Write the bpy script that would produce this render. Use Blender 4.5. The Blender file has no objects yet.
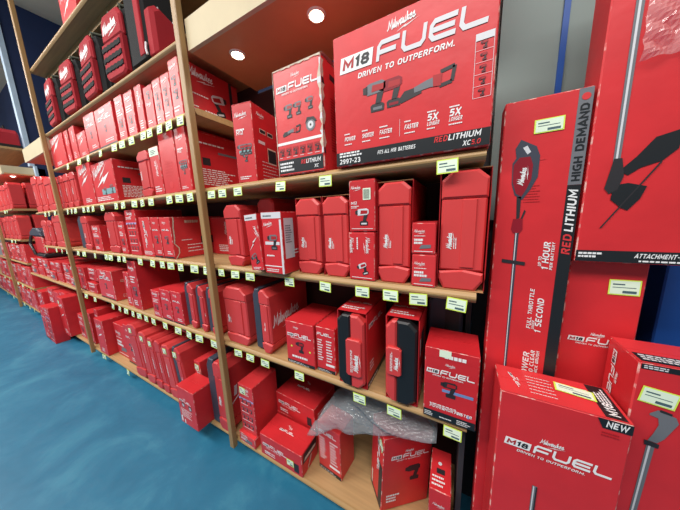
import bpy, math, random
from mathutils import Vector, Matrix
random.seed(7)
C = bpy.context.scene.collection
SC = bpy.context.scene
PI = math.pi
R = math.radians

# ------------------------------------------------------------------ camera
CAM = Vector((0.0, -0.85, 1.66))
yaw, pitch, roll = R(28.305), R(-9.703), R(-1.916)
fw = Vector((-math.sin(yaw)*math.cos(pitch), math.cos(yaw)*math.cos(pitch), math.sin(pitch)))
rt = Vector((math.cos(yaw), math.sin(yaw), 0))
up = rt.cross(fw)
r2 = rt*math.cos(roll) + up*math.sin(roll)
u2 = up*math.cos(roll) - rt*math.sin(roll)
cd = bpy.data.cameras.new('camera')
cd.sensor_width = 36.0
cd.lens = 226.907/680*36.0
cd.clip_start = 0.02
cam = bpy.data.objects.new('camera', cd); C.objects.link(cam)
m = Matrix((r2, u2, -fw)).transposed().to_4x4(); m.translation = CAM
cam.matrix_world = m
SC.camera = cam
# ------------------------------------------------------------------ light
SC.view_settings.view_transform = 'Standard'
SC.view_settings.look = 'None'
SC.view_settings.gamma = 1.0
SC.view_settings.exposure = 0.0
w = bpy.data.worlds.new('world'); SC.world = w; w.use_nodes = True
bg = w.node_tree.nodes['Background']
bg.inputs[0].default_value = (0.95, 0.97, 1.0, 1); bg.inputs[1].default_value = 0.25
def area(name, loc, sx, sy, power, col=(1, .97, .93), rot=(0, 0, 0)):
    l = bpy.data.lights.new(name, 'AREA'); l.shape = 'RECTANGLE'; l.size = sx; l.size_y = sy
    l.energy = power; l.color = col
    o = bpy.data.objects.new(name, l); C.objects.link(o); o.location = loc; o.rotation_euler = rot
    return o
area('ceiling_light_near', (0.2, -2.2, 4.6), 3.2, 1.0, 150, rot=(R(22), 0, 0))
area('ceiling_light_middle', (-4.0, -2.6, 4.7), 3.6, 1.0, 215, rot=(R(22), 0, 0))
area('ceiling_light_far', (-8.2, -2.6, 4.7), 3.6, 1.0, 270, rot=(R(22), 0, 0))

# ------------------------------------------------------------------ materials
M = {}
def lin(c):
    return tuple(((v/255)/12.92 if v/255 <= .04045 else ((v/255+.055)/1.055)**2.4) for v in c)
def mat(name, rgb, rough=.5, metal=0, spec=.5, var=0, scale=6, bump=0, bscale=40, emit=0, trans=0, alpha=1, coat=0):
    m = bpy.data.materials.new(name); m.use_nodes = True
    nt = m.node_tree; b = nt.nodes['Principled BSDF']; c = lin(rgb)
    b.inputs['Base Color'].default_value = (*c, 1)
    b.inputs['Roughness'].default_value = rough; b.inputs['Metallic'].default_value = metal
    b.inputs['Specular IOR Level'].default_value = spec
    b.inputs['Coat Weight'].default_value = coat
    if trans: b.inputs['Transmission Weight'].default_value = trans
    if alpha < 1: b.inputs['Alpha'].default_value = alpha
    if emit:
        b.inputs['Emission Color'].default_value = (*c, 1); b.inputs['Emission Strength'].default_value = emit
    if var or bump:
        tc = nt.nodes.new('ShaderNodeTexCoord')
    if var:
        n = nt.nodes.new('ShaderNodeTexNoise'); n.inputs['Scale'].default_value = scale; n.inputs['Detail'].default_value = 5
        nt.links.new(tc.outputs['Object'], n.inputs['Vector'])
        r = nt.nodes.new('ShaderNodeValToRGB')
        r.color_ramp.elements[0].position = .3; r.color_ramp.elements[1].position = .7
        r.color_ramp.elements[0].color = (*[x*(1-var) for x in c], 1)
        r.color_ramp.elements[1].color = (*[min(1, x*(1+var)) for x in c], 1)
        nt.links.new(n.outputs['Fac'], r.inputs['Fac']); nt.links.new(r.outputs['Color'], b.inputs['Base Color'])
    if bump:
        n2 = nt.nodes.new('ShaderNodeTexNoise'); n2.inputs['Scale'].default_value = bscale; n2.inputs['Detail'].default_value = 3
        nt.links.new(tc.outputs['Object'], n2.inputs['Vector'])
        bp = nt.nodes.new('ShaderNodeBump'); bp.inputs['Strength'].default_value = bump; bp.inputs['Distance'].default_value = .01
        nt.links.new(n2.outputs['Fac'], bp.inputs['Height']); nt.links.new(bp.outputs['Normal'], b.inputs['Normal'])
    M[name] = m
    return m
mat('card', (208, 42, 48), .42, var=.07, scale=9, bump=.12, bscale=14)
mat('card_b', (198, 36, 43), .45, var=.08, scale=7, bump=.15, bscale=12)
mat('card_c', (214, 54, 58), .38, var=.06, scale=8, bump=.12, bscale=16)
mat('card_print', (170, 22, 30), .45)
mat('plastic', (208, 62, 62), .42, var=.04, bump=.04, bscale=300)
mat('plastic_b', (200, 54, 56), .45, var=.05, bump=.04, bscale=300)
mat('slate', (58, 62, 76), .5, var=.1)
mat('black', (24, 24, 27), .45, var=.1)
mat('band', (26, 30, 34), .4)
mat('fabric_black', (22, 22, 24), .9, var=.2, bump=.3, bscale=300)
mat('fabric_red', (158, 20, 34), .85, var=.08, bump=.3, bscale=300)
mat('webbing', (96, 98, 84), .9, bump=.3, bscale=300)
mat('white', (236, 236, 236), .5)
mat('deep_red', (140, 12, 34), .4)
mat('grey_ink', (212, 212, 216), .5)
mat('mid_grey', (110, 112, 118), .45)
mat('dark_ink', (40, 38, 42), .5)
mat('lilac', (176, 160, 206), .5)
mat('blue_ink', (110, 140, 190), .5)
mat('teal_ink', (120, 160, 165), .5)
mat('tag_edge', (216, 240, 92), .6)
mat('tag_paper', (226, 242, 218), .6)
mat('tag_ink', (70, 96, 104), .6)
mat('torn', (206, 190, 172), .8, var=.2, scale=60)
mat('kraft', (176, 128, 84), .8, var=.12)
mat('metal', (190, 194, 200), .25, metal=1)
mat('bulb', (255, 250, 235), .5, emit=9)
mat('rim', (236, 226, 208), .4)
mat('blue_card', (26, 84, 172), .5, var=.08)
mat('sky_trim', (176, 196, 214), .5, var=.08)
mat('blue_wall', (18, 38, 78), .7, var=.12, scale=3)
mat('back', (74, 40, 40), .7, var=.1)
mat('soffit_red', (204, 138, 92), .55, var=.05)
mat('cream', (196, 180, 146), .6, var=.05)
mat('ceiling', (226, 210, 186), .8, var=.05)
mat('pale_grey', (136, 150, 146), .6, var=.06, scale=2)
mat('dark_side', (48, 46, 50), .6)

def wood(name, rgb, axis='X'):
    m = mat(name, rgb, .5); nt = m.node_tree; b = nt.nodes['Principled BSDF']; c = lin(rgb)
    tc = nt.nodes.new('ShaderNodeTexCoord'); mp = nt.nodes.new('ShaderNodeMapping')
    mp.inputs['Scale'].default_value = (1.5, 30, 30) if axis == 'X' else (30, 30, 1.5)
    n = nt.nodes.new('ShaderNodeTexNoise'); n.inputs['Scale'].default_value = 1.5; n.inputs['Detail'].default_value = 6
    r = nt.nodes.new('ShaderNodeValToRGB')
    r.color_ramp.elements[0].position = .3; r.color_ramp.elements[1].position = .75
    r.color_ramp.elements[0].color = (*[x*.84 for x in c], 1); r.color_ramp.elements[1].color = (*[min(1, x*1.1) for x in c], 1)
    nt.links.new(tc.outputs['Object'], mp.inputs['Vector']); nt.links.new(mp.outputs[0], n.inputs['Vector'])
    nt.links.new(n.outputs['Fac'], r.inputs['Fac']); nt.links.new(r.outputs['Color'], b.inputs['Base Color'])
wood('board', (184, 148, 102)); wood('nose', (176, 140, 92)); wood('post', (160, 126, 80), 'Z')

def floor_mat():
    m = mat('floor_paint', (58, 128, 150), .32); nt = m.node_tree; b = nt.nodes['Principled BSDF']
    tc = nt.nodes.new('ShaderNodeTexCoord')
    n = nt.nodes.new('ShaderNodeTexNoise'); n.inputs['Scale'].default_value = 2.2; n.inputs['Detail'].default_value = 9; n.inputs['Roughness'].default_value = .65
    n.inputs['Distortion'].default_value = .6
    r = nt.nodes.new('ShaderNodeValToRGB')
    e = r.color_ramp.elements
    e[0].position = .3; e[0].color = (*lin((28, 98, 130)), 1)
    e[1].position = .72; e[1].color = (*lin((62, 132, 158)), 1)
    x = r.color_ramp.elements.new(.52); x.color = (*lin((38, 110, 142)), 1)
    n2 = nt.nodes.new('ShaderNodeTexNoise'); n2.inputs['Scale'].default_value = 14; n2.inputs['Detail'].default_value = 6
    nt.links.new(tc.outputs['Object'], n.inputs['Vector']); nt.links.new(tc.outputs['Object'], n2.inputs['Vector'])
    nt.links.new(n.outputs['Fac'], r.inputs['Fac']); nt.links.new(r.outputs['Color'], b.inputs['Base Color'])
    rr = nt.nodes.new('ShaderNodeMapRange'); rr.inputs['To Min'].default_value = .3; rr.inputs['To Max'].default_value = .6
    nt.links.new(n2.outputs['Fac'], rr.inputs['Value']); nt.links.new(rr.outputs[0], b.inputs['Roughness'])
    bp = nt.nodes.new('ShaderNodeBump'); bp.inputs['Strength'].default_value = .15
    nt.links.new(n2.outputs['Fac'], bp.inputs['Height']); nt.links.new(bp.outputs['Normal'], b.inputs['Normal'])
floor_mat()

def worn():
    m = mat('worn_edge', (222, 80, 80), .6); nt = m.node_tree; b = nt.nodes['Principled BSDF']
    tc = nt.nodes.new('ShaderNodeTexCoord'); n = nt.nodes.new('ShaderNodeTexNoise'); n.inputs['Scale'].default_value = 38; n.inputs['Detail'].default_value = 4
    r = nt.nodes.new('ShaderNodeValToRGB'); e = r.color_ramp.elements
    e[0].position = .50; e[0].color = (*lin((212, 52, 56)), 1); e[1].position = .62; e[1].color = (*lin((226, 178, 168)), 1)
    nt.links.new(tc.outputs['Object'], n.inputs['Vector']); nt.links.new(n.outputs['Fac'], r.inputs['Fac']); nt.links.new(r.outputs['Color'], b.inputs['Base Color'])
worn()

def bubble_mat():
    m = mat('bubble_film', (160, 166, 172), .16, spec=.9, alpha=.34); nt = m.node_tree; b = nt.nodes['Principled BSDF']
    tc = nt.nodes.new('ShaderNodeTexCoord'); v = nt.nodes.new('ShaderNodeTexVoronoi'); v.inputs['Scale'].default_value = 75
    bp = nt.nodes.new('ShaderNodeBump'); bp.inputs['Strength'].default_value = .6; bp.inputs['Distance'].default_value = .008
    nt.links.new(tc.outputs['Object'], v.inputs['Vector']); nt.links.new(v.outputs['Distance'], bp.inputs['Height'])
    nt.links.new(bp.outputs['Normal'], b.inputs['Normal'])
bubble_mat()
mat('wrap_film', (230, 200, 200), .12, spec=1.0, alpha=.30)

# ------------------------------------------------------------------ mesh helpers
class MB:
    """collects faces with a material each; build() links them as one mesh object"""
    def __init__(s): s.v = []; s.f = []; s.m = []; s.mats = []
    def mi(s, name):
        if name not in s.mats: s.mats.append(name)
        return s.mats.index(name)
    def poly(s, pts, mt):
        i = len(s.v); s.v += [tuple(p) for p in pts]; s.f.append(tuple(range(i, i+len(pts)))); s.m.append(s.mi(mt))
    def raw(s, vs, fs, mt):
        i = len(s.v); s.v += [tuple(p) for p in vs]; k = s.mi(mt)
        for f in fs: s.f.append(tuple(a+i for a in f)); s.m.append(k)
    def box(s, x0, x1, y0, y1, z0, z1, mt, ch=0.0, jit=0.0):
        if x1 < x0: x0, x1 = x1, x0
        if y1 < y0: y0, y1 = y1, y0
        if z1 < z0: z0, z1 = z1, z0
        j = lambda: random.uniform(-jit, jit)
        if not ch:
            P = [(x+j(), y+j(), z) for z in (z0, z1) for y in (y0, y1) for x in (x0, x1)]
            s.raw(P, [(0, 2, 3, 1), (4, 5, 7, 6), (0, 1, 5, 4), (2, 6, 7, 3), (0, 4, 6, 2), (1, 3, 7, 5)], mt); return
        ch = min(ch, (x1-x0)*.45, (y1-y0)*.45, (z1-z0)*.45)
        lo, hi = (x0, y0, z0), (x1, y1, z1)
        J = {}
        vs = []; idx = {}
        for cx in (0, 1):
            for cy in (0, 1):
                for cz in (0, 1):
                    jj = (j(), j(), 0)
                    for ax in range(3):
                        p = []
                        for a, c in enumerate((cx, cy, cz)):
                            base = hi[a] if c else lo[a]
                            if a != ax: base += -ch if c else ch
                            p.append(base + jj[a])
                        idx[(cx, cy, cz, ax)] = len(vs); vs.append(p)
        fs = []
        cyc = [(0, 0), (1, 0), (1, 1), (0, 1)]
        def mk(ax, side):
            o = [a for a in range(3) if a != ax]; out = []
            for (p, q) in cyc:
                c = [0, 0, 0]; c[ax] = side; c[o[0]] = p; c[o[1]] = q
                out.append(idx[(c[0], c[1], c[2], ax)])
            return out
        for ax in range(3):
            fs.append(mk(ax, 0)); fs.append(mk(ax, 1))
        for ax in range(3):
            o = [a for a in range(3) if a != ax]
            for (p, q) in cyc:
                a0 = [0, 0, 0]; a1 = [0, 0, 0]; a0[ax] = 0; a1[ax] = 1
                for c in (a0, a1): c[o[0]] = p; c[o[1]] = q
                fs.append((idx[(*a0, o[0])], idx[(*a0, o[1])], idx[(*a1, o[1])], idx[(*a1, o[0])]))
        for k in [(a, b, c) for a in (0, 1) for b in (0, 1) for c in (0, 1)]:
            fs.append(tuple(idx[(*k, ax)] for ax in range(3)))
        ctr = Vector(((x0+x1)/2, (y0+y1)/2, (z0+z1)/2)); V = [Vector(p) for p in vs]
        good = []
        for f in fs:
            n = (V[f[1]]-V[f[0]]).cross(V[f[2]]-V[f[0]]); fc = sum((V[i] for i in f), Vector())/len(f)
            good.append(tuple(f) if n.dot(fc-ctr) > 0 else tuple(reversed(f)))
        s.raw(vs, good[:6], mt); k = len(s.v)-len(vs); e = s.mi('worn_edge' if mt in ('card', 'card_b', 'card_c') else mt)
        for f in good[6:]: s.f.append(tuple(a+k for a in f)); s.m.append(e)
    def prism(s, out, y0, y1, mt, bev=0.0):
        """outline in xz (counter clockwise seen from -y), extruded along y with a bevelled front"""
        n = len(out); cx = sum(p[0] for p in out)/n; cz = sum(p[1] for p in out)/n
        def ins(b):
            r = []
            for (x, z) in out:
                dx, dz = x-cx, z-cz; r.append((x-math.copysign(min(b, abs(dx)), dx), z-math.copysign(min(b, abs(dz)), dz)))
            return r
        rings = ([(ins(bev), y0), (out, y0+bev)] if bev else [(out, y0)]) + ([(out, y1-bev), (ins(bev), y1)] if bev else [(out, y1)])
        vs = []; fs = []
        for ring, y in rings: vs += [(x, y, z) for x, z in ring]
        fs.append(tuple(range(n))); L = (len(rings)-1)*n
        fs.append(tuple(reversed(range(L, L+n))))
        for k in range(len(rings)-1):
            for i in range(n):
                a, b = k*n+i, k*n+(i+1) % n
                fs.append((b, a, a+n, b+n))
        s.raw(vs, fs, mt)
    def tube(s, pts, r, mt, seg=8):
        P = [Vector(p) for p in pts]; vs = []; fs = []
        for i, p in enumerate(P):
            t = (P[min(i+1, len(P)-1)]-P[max(i-1, 0)]).normalized()
            a = Vector((0, 0, 1)) if abs(t.z) < .9 else Vector((1, 0, 0))
            u = t.cross(a).normalized(); v = t.cross(u)
            for k in range(seg):
                an = 2*PI*k/seg; vs.append(p+u*math.cos(an)*r+v*math.sin(an)*r)
        for i in range(len(P)-1):
            for k in range(seg):
                a = i*seg+k; b = i*seg+(k+1) % seg; fs.append((a, b, b+seg, a+seg))
        fs.append(tuple(reversed(range(seg)))); fs.append(tuple(range((len(P)-1)*seg, len(P)*seg)))
        s.raw(vs, fs, mt)
    def build(s, name, parent=None, smooth=False):
        me = bpy.data.meshes.new(name); me.from_pydata(s.v, [], s.f)
        for n in s.mats: me.materials.append(M[n])
        for p, k in zip(me.polygons, s.m): p.material_index = k; p.use_smooth = smooth
        me.update()
        o = bpy.data.objects.new(name, me); C.objects.link(o)
        if parent: o.parent = parent
        return o

def thing(name, label, cat, loc=(0, 0, 0), rz=0, group=None, ry=0, rx=0):
    o = bpy.data.objects.new(name, None); o.empty_display_size = .05; C.objects.link(o)
    o.location = loc; o.rotation_euler = (rx, ry, rz); o['label'] = label; o['category'] = cat
    if group: o['group'] = group
    return o
def tag(o, label, cat, group=None):
    o['label'] = label; o['category'] = cat
    if group: o['group'] = group
    return o
def struct(o):
    o['kind'] = 'structure'; return o

# ------------------------------------------------------------------ printing on faces
EPS = .0008
class Face:
    """a face of a box: maps (u right, v up) in metres to 3D"""
    def __init__(s, o, u, v, lim=None): s.lim = lim; s.o = Vector(o); s.u = Vector(u); s.v = Vector(v); s.n = s.u.cross(s.v)
    def at(s, u, v, l=1):
        if s.lim: u = min(max(u, 0), s.lim[0]); v = min(max(v, 0), s.lim[1])
        return s.o + s.u*u + s.v*v + s.n*EPS*l
def front(w, d, h): return Face((-w/2, -d/2, 0), (1, 0, 0), (0, 0, 1), (w, h))
def right(w, d, h): return Face((w/2, -d/2, 0), (0, 1, 0), (0, 0, 1), (d, h))
def left(w, d, h): return Face((-w/2, d/2, 0), (0, -1, 0), (0, 0, 1), (d, h))
def top(w, d, h): return Face((-w/2, -d/2, h), (1, 0, 0), (0, 1, 0), (w, d))

def place(u, v, rot):
    c, s = math.cos(R(rot)), math.sin(R(rot))
    return lambda x, y: (u + x*c - y*s, v + x*s + y*c)
# a plain bold alphabet drawn with mitred strokes, height 1
GL = dict(A=(.8, [[(.02, 0), (.4, .93), (.78, 0)], [(.2, .28), (.6, .28)]]), B=(.72, [[(.1, .5), (.1, .9), (.55, .9), (.62, .72), (.5, .52), (.12, .52)], [(.1, .52), (.1, .1), (.58, .1), (.66, .3), (.55, .5)]]),
 C=(.75, [[(.68, .9), (.28, .9), (.1, .7), (.1, .3), (.28, .1), (.68, .1)]]), D=(.78, [[(.1, .5), (.1, .9), (.5, .9), (.68, .68), (.68, .32), (.5, .1), (.1, .1), (.1, .5)]]),
 E=(.68, [[(.62, .9), (.1, .9), (.1, .1), (.62, .1)], [(.1, .5), (.55, .5)]]), F=(.65, [[(.6, .9), (.1, .9), (.1, 0)], [(.1, .5), (.52, .5)]]),
 G=(.8, [[(.7, .9), (.28, .9), (.1, .7), (.1, .3), (.28, .1), (.68, .1), (.68, .48), (.42, .48)]]), H=(.78, [[(.1, 0), (.1, 1)], [(.68, 0), (.68, 1)], [(.1, .5), (.68, .5)]]),
 I=(.22, [[(.11, 0), (.11, 1)]]), K=(.78, [[(.1, 0), (.1, 1)], [(.7, 1), (.2, .48), (.74, 0)]]), L=(.62, [[(.1, 1), (.1, .1), (.6, .1)]]),
 M=(.98, [[(.1, 0), (.12, .92), (.49, .3), (.86, .92), (.88, 0)]]), N=(.8, [[(.1, 0), (.1, .94), (.7, .06), (.7, 1)]]),
 O=(.82, [[(.41, .9), (.25, .9), (.1, .7), (.1, .3), (.25, .1), (.57, .1), (.72, .3), (.72, .7), (.57, .9), (.41, .9)]]),
 P=(.7, [[(.1, 0), (.1, .9), (.52, .9), (.62, .75), (.62, .58), (.52, .42), (.1, .42)]]), R=(.74, [[(.1, 0), (.1, .9), (.52, .9), (.62, .72), (.52, .48), (.12, .48)], [(.38, .48), (.66, 0)]]),
 S=(.7, [[(.62, .9), (.2, .9), (.1, .78), (.12, .62), (.58, .42), (.62, .26), (.5, .1), (.08, .1)]]), T=(.7, [[(0, .9), (.7, .9)], [(.35, .9), (.35, 0)]]),
 U=(.8, [[(.1, 1), (.1, .3), (.25, .1), (.55, .1), (.7, .3), (.7, 1)]]), V=(.78, [[(.04, 1), (.39, .07), (.74, 1)]]), W=(1.1, [[(.04, 1), (.3, .08), (.55, .9), (.8, .08), (1.06, 1)]]),
 X=(.78, [[(.06, 0), (.72, 1)], [(.06, 1), (.72, 0)]]), Y=(.76, [[(.04, 1), (.38, .48), (.72, 1)], [(.38, .5), (.38, 0)]]))
GL.update({'0': GL['O'], '1': (.42, [[(.02, .72), (.26, .9), (.26, 0)]]), '2': (.7, [[(.08, .85), (.2, .92), (.5, .9), (.6, .7), (.5, .5), (.1, .1), (.66, .1)]]), '3': (.68, [[(.06, .9), (.5, .9), (.58, .7), (.45, .52), (.25, .52)], [(.45, .52), (.6, .3), (.5, .1), (.06, .1)]]),
 '5': (.68, [[(.6, .9), (.14, .9), (.12, .55), (.45, .58), (.6, .4), (.5, .1), (.06, .1)]]), '7': (.64, [[(.02, .9), (.58, .9), (.22, 0)]]),
 '8': (.74, [[(.37, .52), (.2, .55), (.12, .72), (.22, .9), (.52, .9), (.62, .72), (.54, .55), (.37, .52)], [(.37, .52), (.15, .48), (.08, .28), (.2, .1), (.54, .1), (.66, .28), (.58, .48), (.37, .52)]]),
 '9': (.7, [[(.58, .5), (.2, .45), (.1, .65), (.22, .9), (.5, .9), (.6, .72), (.58, .4), (.4, .1), (.12, .1)]]), '-': (.4, [[(.05, .45), (.38, .45)]]), '.': (.24, [[(.11, 0), (.11, .18)]]), ' ': (.4, [])})
def text(mb, F, st, u, v, h, mt='white', rot=0, it=0.0, bold=0.01, width=None, lay=1.5):
    W = sum(GL[c][0]+.14 for c in st)-.14; sx = (width/W) if width else h*.95; P = place(u, v, rot); x = 0
    for c in st:
        w_, ls = GL[c]
        for l in ls:
            Q = place(*P(x*sx, 0), rot); stroke(mb, F, l, .17+bold, Q, sx, h, it*.9*h/sx if sx else 0, mt, lay)
        x += w_+.14
    return W*sx
def rect(mb, F, u0, v0, u1, v1, mt, lay=1, rot=0, sk=0):
    P = place(u0, v0, rot); a, b = u1-u0, v1-v0
    mb.poly([F.at(*P(*q), lay) for q in ((0, 0), (a, 0), (a+sk, b), (sk, b))], mt)
def shape(mb, F, pts, u, v, s, mt, rot=0, lay=1.5, flip=False):
    P = place(u, v, rot)
    q = [F.at(*P((-x if flip else x)*s, y*s), lay) for x, y in pts]
    mb.poly(q if not flip else q[::-1], mt)
_sk = [0]
def stroke(mb, F, line, wd, P, sx, sy, sl, mt, lay):
    n = len(line); h = wd/2; nb = []
    _sk[0] = (_sk[0]+1) % 9; lay = lay+_sk[0]*.07
    ds = []
    for i in range(n-1):
        dx, dy = line[i+1][0]-line[i][0], line[i+1][1]-line[i][1]; L = math.hypot(dx, dy) or 1; ds.append((dx/L, dy/L))
    for i, (x, y) in enumerate(line):
        a = ds[max(i-1, 0)]; c = ds[min(i, n-2)]
        mx, my = -(a[1]+c[1]), a[0]+c[0]; L = math.hypot(mx, my) or 1; mx /= L; my /= L
        k = h/max(.45, mx*-a[1]+my*a[0]); nb.append((x+mx*k, y+my*k, x-mx*k, y-my*k))
    q = lambda x, y: F.at(*P((x+sl*y)*sx, y*sy), lay)
    for i in range(n-1):
        a, c = nb[i], nb[i+1]; mb.poly([q(a[2], a[3]), q(c[2], c[3]), q(c[0], c[1]), q(a[0], a[1])], mt)
SCRIPT = [[(-.3, 0), (.05, .3), (.2, 1.7), (.6, .5), (1.1, 1.8), (1.2, 0), (1.4, .1), (1.6, 1), (1.62, .15), (1.85, .1), (2.1, 1.8), (2.15, .1), (2.4, .1)],
          [(2.5, 1), (2.6, 0), (2.95, .8), (3.1, 0), (3.5, 1)], [(4.2, .9), (3.85, 1), (3.65, .4), (3.85, 0), (4.15, .4), (4.25, 1), (4.3, .1), (4.5, .1)],
          [(4.65, 1), (4.65, .15), (4.9, 0), (5.2, .4), (5.25, 1), (5.3, .05), (5.5, .1)], [(5.7, 1.8), (5.7, 0)], [(6.2, 1), (5.8, .5), (6.3, 0)],
          [(6.45, .45), (6.95, .6), (6.85, 1), (6.5, .8), (6.5, .2), (6.8, 0), (7.1, .2)], [(7.3, .45), (7.8, .6), (7.7, 1), (7.35, .8), (7.35, .2), (7.65, 0), (8.2, .3)],
          [(1.7, 1.45), (1.75, 1.55)]]
BOLT = [(2.2, -1.5), (5.6, -.55), (5.0, -.95), (9.2, -.35), (4.6, -1.35), (5.2, -1.0)]
def script(mb, F, u, v, W, mt='white', rot=0, bolt=True, lay=1.5, wt=.25, mb_bolt='white'):
    s = W/9.2; P = place(u, v, rot)
    for l in SCRIPT: stroke(mb, F, l, wt*.85, P, s, s*1.3, .25, mt, lay)
    if bolt: shape(mb, F, BOLT, u, v, s, mb_bolt, rot, lay)
LET = dict(F=[[(1.6, .88), (.3, .88), (.12, .7), (.12, 0)], [(.12, .42), (1.4, .42)]],
           U=[[(.12, 1), (.12, .3), (.3, .12), (1.3, .12), (1.48, .3), (1.48, 1)]],
           E=[[(1.6, .88), (.3, .88), (.12, .7), (.12, .3), (.3, .12), (1.6, .12)], [(.12, .5), (1.5, .5)]],
           L=[[(.12, 1), (.12, .3), (.3, .12), (1.55, .12)]])
def wordmark(mb, F, u, v, W, mt='grey_ink', rot=0, m18=True, tagline=True, scr=True, lay=2, num='M18'):
    """number plate and wide letters, total width W"""
    if W < .27: mt = 'white'
    s = W/(10.0 if m18 else 7.1); P = place(u, v, rot); x = 0
    if m18:
        pts = [(0, -.02), (2.65, -.02), (2.8, 1.08), (.15, 1.08)]
        mb.poly([F.at(*P(a*s, b*s), lay) for a, b in pts], 'white')
        q = P(.26*s, .2*s); text(mb, F, num[0], q[0], q[1], .68*s, 'card_print', rot, .2, .06, width=.9*s, lay=lay+1)
        q = P(1.3*s, .2*s); text(mb, F, num[1:], q[0], q[1], .68*s, 'band', rot, .2, .06, width=1.1*s, lay=lay+1)
        x = 2.98
    for ch in 'FUEL':
        for l in LET[ch]:
            Q = place(*P(x*s, 0), rot); stroke(mb, F, l, .23, Q, s, s*1.27, .15, mt, lay)
        x += 1.78
    if tagline and s > .006:
        q = P(1.4*s, -.62*s); text(mb, F, 'DRIVEN TO OUTPERFORM.', q[0], q[1], .34*s, 'white', rot, .2, .02, width=6.4*s, lay=lay)
    if scr:
        q = P(3.6*s, 1.72*s); script(mb, F, q[0], q[1], 2.4*s, 'white', rot+3, True, lay, wt=.36)
def lines(mb, F, u, v, W, H, n, mt='white', rot=0, ragged=True, lay=1.5, th=.45):
    P = place(u, v, rot)
    for i in range(n):
        y = H-(i+.8)*H/n; L = W*(random.uniform(.6, 1) if ragged else 1)
        x = 0
        while x < L-.001:
            wd = min(random.uniform(.05, .16)*W, L-x)
            mb.poly([F.at(*P(a, b), lay) for a, b in ((x, y), (x+wd, y), (x+wd, y+H/n*th), (x, y+H/n*th))], mt); x += wd+W*.025
# printed pictures of tools (2D, unit height)
def drill(mb, F, u, v, s, rot=0, flip=False, c1='mid_grey', c2='card_print', lay=1.6):
    f = dict(rot=rot, flip=flip)
    shape(mb, F, [(-.42, .66), (-.25, .62), (-.25, .9), (-.42, .86)], u, v, s, 'dark_ink', lay=lay, **f)
    shape(mb, F, [(-.27, .58), (.3, .6), (.42, .7), (.42, .9), (.3, .98), (-.15, .96), (-.27, .92)], u, v, s, c1, lay=lay, **f)
    shape(mb, F, [(-.1, .66), (.34, .68), (.36, .86), (-.06, .88)], u, v, s, c2, lay=lay+.5, **f)
    shape(mb, F, [(.04, .24), (.24, .24), (.36, .62), (.12, .6)], u, v, s, 'dark_ink', lay=lay, **f)
    shape(mb, F, [(-.12, 0), (.36, 0), (.38, .2), (.3, .26), (-.06, .26), (-.14, .2)], u, v, s, 'dark_ink', lay=lay, **f)
    shape(mb, F, [(-.04, .06), (.3, .06), (.3, .15), (-.04, .15)], u, v, s, c1, lay=lay+.5, **f)
def recip(mb, F, u, v, s, rot=0):
    f = dict(rot=rot)
    shape(mb, F, [(-1.3, .3), (-1.25, .12), (-.5, .26), (-.45, .52), (-1.1, .5)], u, v, s, 'dark_ink', **f)
    shape(mb, F, [(-.75, .34), (-.2, .36), (.1, .3), (.1, .66), (-.3, .62), (-.75, .52)], u, v, s, 'mid_grey', lay=2, **f)
    shape(mb, F, [(-.1, .34), (.15, .3), (.2, .68), (-.1, .7)], u, v, s, 'card_print', lay=2.4, **f)
    for a, b in (((.1, .3), (.5, .34)), ((.5, .34), (.6, .8)), ((.6, .8), (.15, .74))):
        dx, dy = b[0]-a[0], b[1]-a[1]; L = math.hypot(dx, dy); nx, ny = -dy/L*.06, dx/L*.06
        shape(mb, F, [(a[0]-nx, a[1]-ny), (b[0]-nx, b[1]-ny), (b[0]+nx, b[1]+ny), (a[0]+nx, a[1]+ny)], u, v, s, 'dark_ink', **f)
def disc(mb, F, u, v, r, mt, lay=1.5, n=20):
    mb.poly([F.at(u+r*math.cos(2*PI*i/n), v+r*math.sin(2*PI*i/n), lay) for i in range(n)], mt)
def circsaw(mb, F, u, v, s):
    disc(mb, F, u, v+.4*s, .42*s, 'mid_grey', 1.4); disc(mb, F, u, v+.4*s, .26*s, 'grey_ink', 1.8); disc(mb, F, u, v+.4*s, .08*s, 'dark_ink', 2.2)
    shape(mb, F, [(-.5, .5), (-.3, .95), (.3, .9), (.55, .6), (.4, .55), (.15, .75), (-.2, .75)], u, v, s, 'dark_ink', lay=2.4)

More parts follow.
